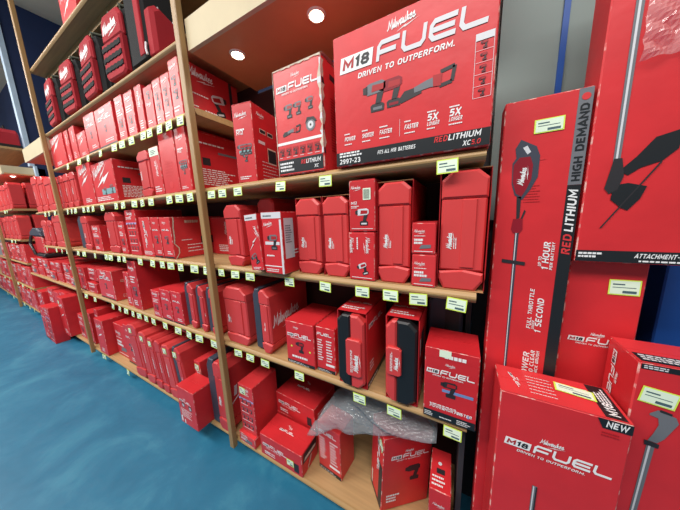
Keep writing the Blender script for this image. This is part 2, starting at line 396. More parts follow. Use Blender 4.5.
def tag_mesh(mb, F, u, v, w=.056, h=.04, rot=0, lay=2.5):
    P = place(u, v, rot)
    def q(a, b, c, d, mt, l): mb.poly([F.at(*P(x, y), l) for x, y in ((a, b), (c, b), (c, d), (a, d))], mt)
    q(0, 0, w, h, 'tag_edge', lay); q(w*.05, h*.07, w*.95, h*.93, 'tag_paper', lay+.6)
    q(w*.12, h*.66, w*.5, h*.74, 'tag_ink', lay+1.2); q(w*.12, h*.48, w*.85, h*.52, 'tag_ink', lay+1.2); q(w*.45, h*.14, w*.88, h*.3, 'tag_ink', lay+1.2)
ITEMS = [
    ('carton', -4.071, 0.454, 0.02, 0.4, 2.286, 0.298, 'p', 'pink-lit red carton with a white bolt mark, leftmost on the shelf under the backpacks', 'cartons on the upper shelf of the long unit', {}),
    ('carton', -3.61, 0.102, 0.03, 0.4, 2.286, 0.303, 's', 'thin red carton standing right of the leftmost carton under the backpacks', 'cartons on the upper shelf of the long unit', {}),
    ('carton', -3.447, 0.144, 0.03, 0.4, 2.286, 0.303, 's', 'thin red carton with worn edges, third from the left under the backpacks', 'cartons on the upper shelf of the long unit', {}),
    ('carton', -3.234, 0.208, 0.02, 0.38, 2.286, 0.206, 'p', 'short red carton beside the two thin ones under the backpacks', 'cartons on the upper shelf of the long unit', {}),
    ('carton', -3.0, 0.233, 0.02, 0.4, 2.286, 0.303, 'f', 'tall red carton with white lettering left of the widest one under the backpacks', 'cartons on the upper shelf of the long unit', {}),
    ('carton', -2.746, 0.34, 0.02, 0.4, 2.286, 0.294, 'f', 'widest red carton with white lettering on the shelf under the backpacks', 'cartons on the upper shelf of the long unit', {}),
    ('carton', -2.351, 0.121, 0.02, 0.4, 2.286, 0.295, 't', 'narrow red carton just right of the widest one under the backpacks', 'cartons on the upper shelf of the long unit', {}),
    ('carton', -2.197, 0.127, 0.02, 0.4, 2.286, 0.283, 't', 'second narrow red carton right of the widest one under the backpacks', 'cartons on the upper shelf of the long unit', {}),
    ('carton', -2.051, 0.088, 0.03, 0.4, 2.286, 0.294, 's', 'slim plain red carton between narrow cartons and cartons with drill pictures', 'cartons on the upper shelf of the long unit', {}),
    ('carton', -1.91, 0.108, 0.02, 0.4, 2.286, 0.247, 'q', 'red carton with an overlapped picture, first of the drill picture cartons', 'cartons on the upper shelf of the long unit', {}),
    ('carton', -1.789, 0.088, 0.02, 0.4, 2.286, 0.255, 'd', 'red carton with two drill pictures, second of the drill picture cartons', 'cartons on the upper shelf of the long unit', {}),
    ('carton', -1.689, 0.094, 0.02, 0.4, 2.286, 0.255, 'd', 'red carton with two drill pictures, left of the tallest one by the post', 'cartons on the upper shelf of the long unit', {}),
    ('carton', -1.584, 0.098, 0.02, 0.4, 2.286, 0.303, 'd', 'tallest red carton with two drill pictures, left of the near post', 'cartons on the upper shelf of the long unit', {}),
    ('carton', -1.475, 0.051, 0.02, 0.3, 2.286, 0.271, 'k', 'red carton with a drill on its long side, beside the near post', 'cartons on the upper shelf of the long unit', {'side': 'drillkit'}),
    ('case', -5.235, 0.258, 0.02, 0.3, 1.851, 0.462, 'r', 'red hard case, leftmost on the shelf under the far downlight', 'cases under the far downlight', {}),
    ('case', -4.928, 0.235, 0.02, 0.3, 1.851, 0.43, 'r', 'red hard case, middle of three under the far downlight', 'cases under the far downlight', {}),
    ('case', -4.647, 0.298, 0.02, 0.3, 1.851, 0.389, 'r', 'red hard case, nearest the far post under the far downlight', 'cases under the far downlight', {}),
    ('case', -4.116, 0.181, 0.02, 0.33, 1.851, 0.357, 'r', 'slim red hard case just right of the far post', 'slim cases right of the far post', {}),
    ('case', -3.9, 0.168, 0.02, 0.33, 1.851, 0.355, 'r', 'second slim red hard case right of the far post', 'slim cases right of the far post', {}),
    ('case', -3.7, 0.156, 0.02, 0.33, 1.851, 0.353, 'r', 'third slim red hard case right of the far post, beside a carton', 'slim cases right of the far post', {}),
    ('carton', -3.426, 0.349, 0.02, 0.4, 1.851, 0.378, 'p', 'red carton with a white script on its narrow face, right of the slim cases', 'cartons and cases on the middle upper shelf', {}),
    ('carton', -3.053, 0.466, 0.02, 0.42, 1.851, 0.342, 'P', 'shrink-wrapped carton with a large white script and bolt, middle upper shelf', 'cartons and cases on the middle upper shelf', {'side': 'lines'}),
    ('case', -2.159, 0.168, 0.02, 0.33, 1.851, 0.32, 'r', 'red hard case left of the carton with a white paper label', 'cartons and cases on the middle upper shelf', {}),
    ('carton', -1.962, 0.125, 0.02, 0.38, 1.851, 0.317, 'w', 'red carton with a white paper label wrapped over its top', 'cartons and cases on the middle upper shelf', {}),
    ('carton', -1.824, 0.188, 0.02, 0.38, 1.851, 0.377, 'x', 'crumpled red carton left of the one with a grey tool picture', 'cartons and cases on the middle upper shelf', {}),
    ('carton', -1.625, 0.119, 0.02, 0.38, 1.851, 0.375, 'e', 'red carton with white script and a grey tool picture near the near post', 'cartons and cases on the middle upper shelf', {}),
    ('carton', -1.498, 0.027, 0.04, 0.4, 1.851, 0.354, 's', 'deep dark-sided red carton tucked behind the near post on the middle upper shelf', 'cartons and cases on the middle upper shelf', {'side': 'lines'}),
    ('carton', -1.093, 0.12, 0.02, 0.36, 1.851, 0.378, 'e', 'red carton with a torn flap and tool pictures, left of the damaged kit carton', 'cartons and cases on the middle upper shelf', {'side': 'pics', 'rot': 9}),
    ('kit', -0.763, 0.247, 0.0, 0.22, 1.851, 0.433, 'K', 'tall kit carton with torn corners and five tool pictures', 'cartons and cases on the middle upper shelf', {'rot': 0}),
    ('bigkit', -0.453, 0.514, -0.01, 0.22, 1.851, 0.448, 'M', 'huge red kit carton with a white wordmark and black bottom band', 'large kit cartons on the right bay', {}),
    ('case', -5.251, 0.25, 0.02, 0.33, 1.389, 0.344, 'r', 'red hard case, leftmost left of the far post on the middle shelf', 'cases left of the far post', {}),
    ('case', -4.953, 0.185, 0.02, 0.33, 1.389, 0.339, 'r', 'short red hard case between two cases left of the far post', 'cases left of the far post', {}),
    ('case', -4.68, 0.37, 0.02, 0.33, 1.389, 0.397, 'r', 'tallest red hard case left of the far post on the middle shelf', 'cases left of the far post', {}),
    ('case', -3.78, 0.333, 0.02, 0.34, 1.389, 0.36, 'g', 'red case with a wide slate grey side, just right of the far post', 'cartons and cases on the middle shelf', {}),
    ('carton', -3.363, 0.211, 0.02, 0.36, 1.389, 0.257, 't', 'red carton with white lettering right of the grey-sided case', 'cartons and cases on the middle shelf', {}),
    ('case', -2.982, 0.224, 0.02, 0.36, 1.389, 0.375, 'r', 'tall red hard case left of the cartons with list printing', 'cartons and cases on the middle shelf', {}),
    ('carton', -2.715, 0.122, 0.02, 0.36, 1.389, 0.286, 't', 'slim red carton with white script just right of a tall case', 'cartons and cases on the middle shelf', {}),
    ('carton', -2.534, 0.184, 0.02, 0.36, 1.389, 0.376, 'l', 'tall red carton with rows of printed tools and a lilac strip', 'cartons and cases on the middle shelf', {}),
    ('carton', -2.298, 0.165, 0.02, 0.36, 1.389, 0.311, 'u', 'red carton with a white wordmark running down its narrow face', 'cartons and cases on the middle shelf', {}),
    ('carton', -2.117, 0.121, 0.02, 0.36, 1.389, 0.306, 'f', 'red carton between the wordmark carton and the worn one', 'cartons and cases on the middle shelf', {}),
    ('carton', -1.981, 0.14, 0.02, 0.4, 1.389, 0.303, 'f', 'worn red carton with a long printed side facing the near post', 'cartons and cases on the middle shelf', {'side': 'drill2'}),
    ('case', -1.237, 0.142, 0.02, 0.36, 1.389, 0.353, 'R', 'red hard case, leftmost right of the near post on the middle shelf', 'cases and cartons on the right bay middle shelf', {}),
    ('carton', -0.967, 0.087, -0.04, 0.13, 1.396, 0.287, 'W', 'slanting small red carton with a white top strip', 'cases and cartons on the right bay middle shelf', {'lean': -4}),
    ('carton', -0.867, 0.126, -0.04, 0.15, 1.389, 0.3, 'V', 'small red carton with a white top strip and a tool picture', 'cases and cartons on the right bay middle shelf', {'side': 'white'}),
    ('case', -0.704, 0.135, 0.02, 0.36, 1.389, 0.354, 'R', 'red hard case right of the white-topped small cartons, standing in a tray', 'cases and cartons on the right bay middle shelf', {}),
    ('case', -0.552, 0.124, 0.02, 0.36, 1.389, 0.354, 'R', 'red hard case left of the two stacked small cartons', 'cases and cartons on the right bay middle shelf', {}),
    ('carton', -0.418, 0.114, 0.01, 0.2, 1.389, 0.201, 'h', 'small red carton under another, with sideways lettering', 'cases and cartons on the right bay middle shelf', {}),
    ('carton', -0.412, 0.11, 0.01, 0.2, 1.595, 0.201, 'b', 'small red carton with a barcode sticker, on top of another', 'cases and cartons on the right bay middle shelf', {}),
    ('case', -0.294, 0.125, 0.02, 0.36, 1.389, 0.389, 'R', 'wide red hard case between the two pairs of small cartons', 'cases and cartons on the right bay middle shelf', {}),
    ('carton', -0.158, 0.083, 0.01, 0.16, 1.389, 0.121, 'n', 'small red carton, lower of the pair beside the biggest case', 'cases and cartons on the right bay middle shelf', {}),
    ('carton', -0.16, 0.081, 0.01, 0.16, 1.514, 0.112, 'n', 'small red carton, upper of the pair beside the biggest case', 'cases and cartons on the right bay middle shelf', {}),
    ('case', -0.066, 0.137, 0.02, 0.36, 1.389, 0.404, 'R', 'biggest red hard case at the right end of the middle shelf', 'cases and cartons on the right bay middle shelf', {}),
    ('carton', -4.153, 0.206, 0.03, 0.36, 0.87, 0.282, 'f', 'red carton right beside the far post on the lower middle shelf', 'cartons and cases on the lower middle shelf', {}),
    ('carton', -3.898, 0.265, 0.03, 0.34, 0.87, 0.119, 't', 'small red carton, lower of two stacked near the far post', 'cartons and cases on the lower middle shelf', {}),
    ('carton', -3.801, 0.258, 0.03, 0.34, 1.031, 0.136, 't', 'small red carton, upper of two stacked near the far post', 'cartons and cases on the lower middle shelf', {}),
    ('carton', -3.481, 0.381, 0.02, 0.3, 0.87, 0.314, 'f', 'broad red carton with white wordmark and barcode side on the lower middle shelf', 'cartons and cases on the lower middle shelf', {'side': 'barcode'}),
    ('carton', -2.841, 0.107, 0.03, 0.3, 0.87, 0.334, 's', 'slim red carton left of the tallest carton on the lower middle shelf', 'cartons and cases on the lower middle shelf', {}),
    ('carton', -2.686, 0.159, 0.02, 0.34, 0.87, 0.453, 't', 'tallest slim red carton on the lower middle shelf', 'cartons and cases on the lower middle shelf', {}),
    ('carton', -2.286, 0.133, 0.01, 0.3, 0.87, 0.232, 't', 'low red carton left of two with white wordmarks', 'cartons and cases on the lower middle shelf', {}),
    ('carton', -2.137, 0.153, 0.01, 0.32, 0.87, 0.259, 'f', 'low red carton with white wordmark, left of its twin by the two-tone cases', 'cartons and cases on the lower middle shelf', {}),
    ('carton', -1.97, 0.141, 0.01, 0.32, 0.87, 0.264, 'f', 'low red carton with white wordmark, touching the two-tone cases', 'cartons and cases on the lower middle shelf', {}),
    ('case', -1.807, 0.129, 0.02, 0.33, 0.87, 0.344, 'g', 'red case with dark grey side, leftmost of three by the near post', 'two-tone cases by the near post', {}),
    ('case', -1.665, 0.108, 0.02, 0.33, 0.87, 0.338, 'g', 'red case with dark grey side, middle of three by the near post', 'two-tone cases by the near post', {}),
    ('case', -1.545, 0.112, 0.02, 0.33, 0.87, 0.338, 'g', 'red case with dark grey side, partly behind the near post', 'two-tone cases by the near post', {}),
    ('case', -1.338, 0.211, 0.02, 0.36, 0.87, 0.376, 'R', 'red hard case just right of the near post on the lower middle shelf', 'cases and cartons on the right bay lower middle shelf', {}),
    ('case', -1.075, 0.14, 0.02, 0.36, 0.87, 0.389, 'G', 'red and grey case with a big white script on its side', 'cases and cartons on the right bay lower middle shelf', {'side': 'script'}),
    ('carton', -0.822, 0.185, 0.02, 0.26, 0.87, 0.246, 'U', 'red carton with wordmark and small driver picture, left of its twin', 'cases and cartons on the right bay lower middle shelf', {}),
    ('carton', -0.629, 0.109, 0.03, 0.26, 0.87, 0.246, 'L', 'red carton with columns of small print beside the two-tone boxed case', 'cases and cartons on the right bay lower middle shelf', {}),
    ('boxedcase', -0.487, 0.144, 0.0, 0.3, 0.87, 0.37, '1', 'red and black case standing in an open carton, black half on the left', 'cases and cartons on the right bay lower middle shelf', {}),
    ('boxedcase', -0.258, 0.134, 0.0, 0.3, 0.87, 0.409, '2', 'black and red case standing in an open carton, black half on the right', 'cases and cartons on the right bay lower middle shelf', {}),
    ('carton', -0.099, 0.179, -0.01, 0.16, 0.87, 0.296, 'B', 'red carton with wordmark and blue-tinted driver picture at the shelf end', 'cases and cartons on the right bay lower middle shelf', {'rot': 0}),
    ('carton', -3.842, 0.242, 0.0, 0.38, 0.121, 0.435, 'p', 'broad-sided red carton right of the far post on the bottom shelf', 'cases and cartons on the bottom shelf', {'side': 'plain'}),
    ('case', -2.866, 0.211, 0.0, 0.36, 0.121, 0.549, 'r', 'red hard case with a tag on top, leftmost on the bottom shelf', 'cases and cartons on the bottom shelf', {'sticker': 1, 'lean': -8}),
    ('case', -2.634, 0.155, 0.0, 0.36, 0.121, 0.516, 'r', 'second red hard case from the left on the bottom shelf', 'cases and cartons on the bottom shelf', {'sticker': 1, 'lean': -8}),
    ('case', -2.46, 0.109, 0.0, 0.36, 0.121, 0.497, 'r', 'third red hard case from the left on the bottom shelf', 'cases and cartons on the bottom shelf', {'sticker': 1, 'lean': -8}),
    ('case', -2.333, 0.103, 0.0, 0.36, 0.121, 0.499, 'r', 'fourth red hard case from the left on the bottom shelf', 'cases and cartons on the bottom shelf', {'lean': -8}),
    ('case', -2.213, 0.145, 0.0, 0.36, 0.121, 0.492, 'r', 'red hard case with a tag, left of the rounded grey-backed case', 'cases and cartons on the bottom shelf', {'sticker': 1, 'lean': -8}),
    ('case', -2.053, 0.149, 0.0, 0.36, 0.121, 0.506, 'g', 'rounded red case with grey back left of the standing tall carton', 'cases and cartons on the bottom shelf', {'sticker': 1, 'lean': -8}),
    ('carton', -1.896, 0.079, 0.065, 0.34, 0.121, 0.408, 's', 'tall red carton with a tag, left of the largest grey-backed case', 'cases and cartons on the bottom shelf', {'sticker': 1}),
    ('case', -1.622, 0.212, 0.0, 0.4, 0.121, 0.549, 'G', 'largest red case with grey back beside the near post on the bottom shelf', 'cases and cartons on the bottom shelf', {'side': 'stripes'}),
    ('carton', -1.295, 0.139, 0.02, 0.22, 0.197, 0.368, 'l', 'carton with rows of tool pictures and a price tag, right of the near post', 'cartons on the right bay bottom shelf', {'sticker': 1}),
]
TAGS = [
    ('B', -3.53, 2.25),
    ('B', -3.197, 2.25),
    ('B', -2.965, 2.25),
    ('B', -2.69, 2.25),
    ('B', -2.411, 2.25),
    ('B', -2.268, 2.25),
    ('B', -2.119, 2.25),
    ('B', -1.939, 2.25),
    ('B', -1.849, 2.25),
    ('B', -1.726, 2.25),
    ('B', -1.611, 2.25),
    ('B', -1.485, 2.25),
    ('C', -4.755, 1.815),
    ('C', -4.573, 1.815),
    ('C', -4.319, 1.815),
    ('C', -4.161, 1.815),
    ('C', -3.852, 1.815),
    ('C', -3.717, 1.815),
    ('C', -3.59, 1.815),
    ('C', -3.353, 1.815),
    ('C', -3.229, 1.815),
    ('C', -3.098, 1.815),
    ('C', -2.88, 1.815),
    ('C', -2.58, 1.815),
    ('C', -2.444, 1.815),
    ('C', -2.249, 1.815),
    ('C', -2.118, 1.815),
    ('C', -1.982, 1.815),
    ('C', -1.738, 1.815),
    ('C', -1.616, 1.815),
    ('C', -1.493, 1.815),
    ('C', -1.282, 1.815),
    ('C', -1.183, 1.815),
    ('C', -1.054, 1.815),
    ('C', -0.759, 1.815),
    ('C', -0.512, 1.815),
    ('C', -0.051, 1.815),
    ('D', -5.078, 1.353),
    ('D', -4.635, 1.353),
    ('D', -4.404, 1.353),
    ('D', -4.186, 1.353),
    ('D', -3.82, 1.353),
    ('D', -3.629, 1.353),
    ('D', -3.311, 1.353),
    ('D', -3.028, 1.353),
    ('D', -2.922, 1.353),
    ('D', -2.734, 1.353),
    ('D', -2.63, 1.353),
    ('D', -2.328, 1.353),
    ('D', -2.119, 1.353),
    ('D', -1.976, 1.353),
    ('D', -1.855, 1.353),
    ('D', -1.724, 1.353),
    ('D', -1.562, 1.353),
    ('D', -1.425, 1.353),
    ('D', -1.28, 1.353),
    ('D', -1.152, 1.353),
    ('D', -1.026, 1.353),
    ('D', -0.747, 1.353),
    ('D', -0.536, 1.353),
    ('D', -0.354, 1.353),
    ('D', -0.235, 1.353),
    ('D', -0.13, 1.353),
    ('D', -0.003, 1.353),
    ('E', -3.888, 0.834),
    ('E', -3.606, 0.834),
    ('E', -3.117, 0.834),
    ('E', -2.961, 0.834),
    ('E', -2.815, 0.834),
    ('E', -2.667, 0.834),
    ('E', -2.548, 0.834),
    ('E', -2.416, 0.834),
    ('E', -2.283, 0.834),
    ('E', -2.095, 0.834),
    ('E', -1.902, 0.834),
    ('E', -1.753, 0.834),
    ('E', -1.627, 0.834),
    ('E', -1.454, 0.834),
    ('E', -1.21, 0.834),
    ('E', -1.101, 0.834),
    ('E', -0.975, 0.834),
    ('E', -0.726, 0.834),
    ('E', -0.378, 0.834),
    ('E', -0.216, 0.834),
    ('E', 0.008, 0.834),
    ('F', -3.743, 0.085),
    ('F', -3.092, 0.085),
]

# ------------------------------------------------------------------ the room
def sbox(name, *a, ch=0):
    b = MB(); b.box(*a, ch=ch); return struct(b.build(name))
sbox('floor', -16, 4, -5, 3, -.1, 0, 'floor_paint')
sbox('ceiling', -16, 4, -5, 4, 5.28, 5.4, 'ceiling')
sbox('wall_left', -6.715, -6.70, .36, 3.2, 0, 5.28, 'blue_wall')
sbox('wall_back', -6.70, .70, 2.9, 3.0, 0, 5.28, 'blue_wall')
sbox('wall_far', -16, -6.72, .9, 1.0, 0, 5.28, 'blue_wall')
sbox('trim_1', -6.80, -6.68, .30, .355, 2.70, 5.28, 'sky_trim')
sbox('trim_6', -6.697, -6.60, .33, .36, 2.1, 2.695, 'sky_trim')

def soffit(name, x0, x1, y1, z0, z1, fascia_to=None):
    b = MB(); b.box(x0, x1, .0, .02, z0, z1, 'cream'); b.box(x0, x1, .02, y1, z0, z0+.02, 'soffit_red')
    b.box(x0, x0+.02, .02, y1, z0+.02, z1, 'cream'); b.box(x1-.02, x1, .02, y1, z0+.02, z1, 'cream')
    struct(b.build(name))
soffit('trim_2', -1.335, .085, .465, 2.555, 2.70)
soffit('trim_3', -5.12, -4.05, .46, 2.49, 2.65)
soffit('trim_4', -9.6, -6.70, .46, 2.535, 2.67)
sbox('wall_right', .70, .76, .50, 2.9, 0, 5.28, 'pale_grey')
# pale partition behind the long cartons, with its dark joint
b = MB(); b.box(.10, .66, .40, .44, 1.62, 3.6, 'pale_grey'); b.box(.288, .306, .392, .40, 1.62, 3.6, 'blue_card')
b.box(.07, .70, .44, .46, 0, 2.53, 'dark_side'); struct(b.build('trim_5'))  # dark sheet below it, the shade of the gap behind the cartons as colour

def downlight(x, y, z, label, power=1.6, r=.034):
    t = thing('downlight', label, 'light', (x, y, z), group='recessed downlights')
    b = MB(); n = 28
    for k in range(n):
        a, c = 2*PI*k/n, 2*PI*(k+1)/n
        q = lambda rr, an, zz: (rr*math.cos(an), rr*math.sin(an), zz)
        b.poly([q(r*1.25, a, 0), q(r, a, -.008), q(r, c, -.008), q(r*1.25, c, 0)], 'rim')
        b.poly([q(r, a, -.008), q(r*.85, a, -.001), q(r*.85, c, -.001), q(r, c, -.008)], 'rim')
    b.build('rim', t)
    b = MB(); vs = []; fs = []
    for i in range(5):
        for k in range(n):
            a = 2*PI*k/n; e = i/4*PI/2; vs.append((r*.8*math.cos(e)*math.cos(a), r*.8*math.cos(e)*math.sin(a), -.002-.016*math.sin(e)))
    for i in range(4):
        for k in range(n): fs.append((i*n+k, (i+1)*n+k, (i+1)*n+(k+1) % n, i*n+(k+1) % n))
    b.raw(vs, fs, 'bulb'); b.build('bulb', t, smooth=True)
    l = bpy.data.lights.new('lamp', 'SPOT'); l.energy = power*1.6; l.spot_size = R(140); l.spot_blend = .6; l.color = (1, .93, .82); l.shadow_soft_size = .04
    o = bpy.data.objects.new('lamp', l); C.objects.link(o); o.parent = t; o.location = (0, 0, -.03)
downlight(-1.135, .149, 2.555, 'round lit downlight in the red soffit, left of the pair over the kit cartons')
downlight(-.624, .161, 2.555, 'round lit downlight in the red soffit, right of the pair over the kit cartons')
downlight(-4.62, .20, 2.49, 'round lit downlight in the small soffit beside the far post')
downlight(-6.93, .13, 2.535, 'round lit downlight over the far shelves at the left edge')

# ------------------------------------------------------------------ shelving
def board(b, x0, x1, z, y0=0.0, y1=.5, th=.035):
    """one closed board with a rounded front nose"""
    n = 7; prof = [(y0+.012*(1-math.sin(PI*i/(n-1))), z-th+th*i/(n-1)) for i in range(n)]
    ring = prof+[(y0+.02, z), (y1, z), (y1, z-th), (y0+.02, z-th)]; m_ = len(ring)
    vs = [(x, y, zz) for x in (x0, x1) for y, zz in ring]
    b.raw(vs, [(i, i+m_, (i+1) % m_+m_, (i+1) % m_) for i in range(m_) if i < n or i == m_-1], 'nose')
    k = len(b.v)-len(vs)
    for i in range(n, m_-1): b.f.append((k+i, k+i+m_, k+i+1+m_, k+i+1)); b.m.append(b.mi('board'))
    b.f.append(tuple(k+i for i in range(m_))); b.m.append(b.mi('nose')); b.f.append(tuple(k+m_+i for i in reversed(range(m_)))); b.m.append(b.mi('nose'))
unit = thing('shelving_unit', 'long tan wooden shelving unit with slim posts, stacked with red cartons and cases', 'shelving', (0, 0, 0))
P1, P2 = -4.06, -1.364
for nm, x0, x1, z in (('top', P1-.02, P2, 3.28), ('a', P1, P2+.02, 2.65), ('b', P1, P2+.02, 2.285), ('c', -5.25, .055, 1.85), ('d', -5.25, .055, 1.388), ('e', -6.62, .055, .869), ('f', -6.62, .055, .12)):
    b = MB(); board(b, x0, x1, z, y1=.49 if nm != 'top' else .46); b.build('shelf_board', unit)
for x, z1 in ((P1, 5.28), (P2, 5.28)):
    b = MB(); b.box(x-.02, x+.02, -.034, .001, .06, z1, 'post', ch=.003); b.build('post', unit)
b = MB(); b.box(-6.62, .055, .09, .12, .0, .084, 'dark_side'); b.build('plinth', unit)
b = MB(); b.box(-6.6, -5.1, .492, .505, .1, 1.8, 'back'); b.build('back_panel', unit)
b = MB(); b.box(-5.1, .055, .492, .505, .1, 2.555, 'back'); b.build('back_panel', unit)
b = MB(); b.box(P1, P2, .492, .505, 2.556, 3.3, 'back'); b.build('back_panel', unit)
b = MB(); b.box(P1, P2, .10, .14, 3.19, 3.244, 'post'); b.build('batten', unit)
b = MB(); b.box(.035, .055, .06, .49, .12, .834, 'dark_side'); b.box(.035, .055, .22, .49, .87, 1.352, 'dark_side'); b.build('end_panel', unit)

far = thing('shelving_unit', 'far tan shelving unit at the left edge beyond the blue wall, packed with red cases', 'shelving', (-6.72, 0, 0))
for z in (2.98, 1.97, 1.44, 1.02, .55, .12):
    b = MB(); board(b, -6.0 if z < .6 else -2.9, -.0, z, y1=.45); b.build('shelf_board', far)
for x in (-1.42,):
    b = MB(); b.box(x-.03, x+.03, -.04, -.002, 0.0, 2.53, 'post', ch=.003); b.build('post', far)
b = MB(); b.box(-6.0, 0, .46, .48, 0, 2.53, 'back'); b.build('back_panel', far)

# ------------------------------------------------------------------ price tags
def price_tag(x, z, label, group, w=.052, h=.038, rz=0, y=-.0015, first=[None]):
    if first[0] is None:
        t = thing('price_tag', label, 'price tag', (x, y, z), group=group)
        b = MB(); F = Face((0, 0, 0), (1, 0, 0), (0, -.12, 1))
        b.box(-w/2, w/2, -.001, 0, -h*.5, h*.5, 'tag_edge'); b.build('holder', t)
        b = MB(); F = Face((-w/2, -.0012, -h/2), (1, 0, 0), (0, 0, 1))
        def q(a, b_, c, d, mt, l): b.poly([F.at(x_, y_, l) for x_, y_ in ((a, b_), (c, b_), (c, d), (a, d))], mt)
        q(w*.05, h*.08, w*.95, h*.92, 'tag_paper', .4); q(w*.12, h*.66, w*.5, h*.75, 'tag_ink', 1); q(w*.12, h*.46, w*.85, h*.52, 'tag_ink', 1); q(w*.45, h*.14, w*.88, h*.3, 'tag_ink', 1)
        b.build('paper', t.children[0]); first[0] = t
    else:
        s = first[0]; t = s.copy(); C.objects.link(t); t.location = (x, y, z); t['label'] = label; t['group'] = group
        for ch in s.children:
            c = ch.copy(); C.objects.link(c); c.parent = t
            for g in ch.children:
                e = g.copy(); C.objects.link(e); e.parent = c
    t.rotation_euler = (R(random.uniform(-6, -1)), R(random.uniform(-4, 4)), R(random.uniform(-6, 6)))
    return t
ORD = ['first', 'second', 'third', 'fourth', 'fifth', 'sixth', 'seventh', 'eighth', 'ninth', 'tenth', 'eleventh', 'twelfth', 'thirteenth', 'fourteenth', 'fifteenth', 'sixteenth', 'seventeenth', 'eighteenth']
RN = dict(B='shelf under the backpacks', C='upper middle shelf', D='middle shelf', E='lower middle shelf', F='bottom shelf')
def all_tags():
    for row in 'BCDEF':
        xs = sorted([(x, z) for r, x, z in TAGS if r == row])
        bays = dict(f=[], m=[], r=[])
        for x, z in xs: bays['f' if x < P1 else 'm' if x < P2 else 'r'].append((x, z))
        for k, lst in bays.items():
            for i, (x, z) in enumerate(lst):
                where = dict(f='left of the far post', m='right of the far post', r='right of the near post')[k]
                sc = 1.35 if x < -1.4 else 1.12
                t = price_tag(x, z-.008, 'green price tag on the %s, %s %s' % (RN[row], ORD[i], where), 'price tags on the shelf edges', y=-.0055-.001*(i % 3))
                t.scale = (sc*1.08, 1, sc*1.05)
all_tags()
for i, px in enumerate((-9.6, -8.9, -8.35, -7.85, -7.4, -7.05)):
    t = price_tag(px, .09, 'pale price tag on the bottom board of the far unit, %s from the left' % ORD[i], 'price tags on the far unit', y=-.0075); t.scale = (1.6, 1, 1.5)
for i, px in enumerate((-9.3, -8.8, -8.4, -7.9, -7.5, -7.15, -6.85)):
    t = price_tag(px, .525, 'pale price tag on the second board of the far unit, %s from the left' % ORD[i], 'price tags on the far unit', y=-.0075); t.scale = (1.6, 1, 1.5)
for i, (px, zz) in enumerate(((-7.25, 1.93), (-7.05, 1.93), (-7.35, 1.40), (-7.05, 1.40))):
    t = price_tag(px, zz, 'pale price tag on the %s board of the far unit, %s of two' % ('fifth' if zz > 1.5 else 'fourth', 'left' if i % 2 == 0 else 'right'), 'price tags on the far unit', y=-.0075); t.scale = (1.5, 1, 1.4)

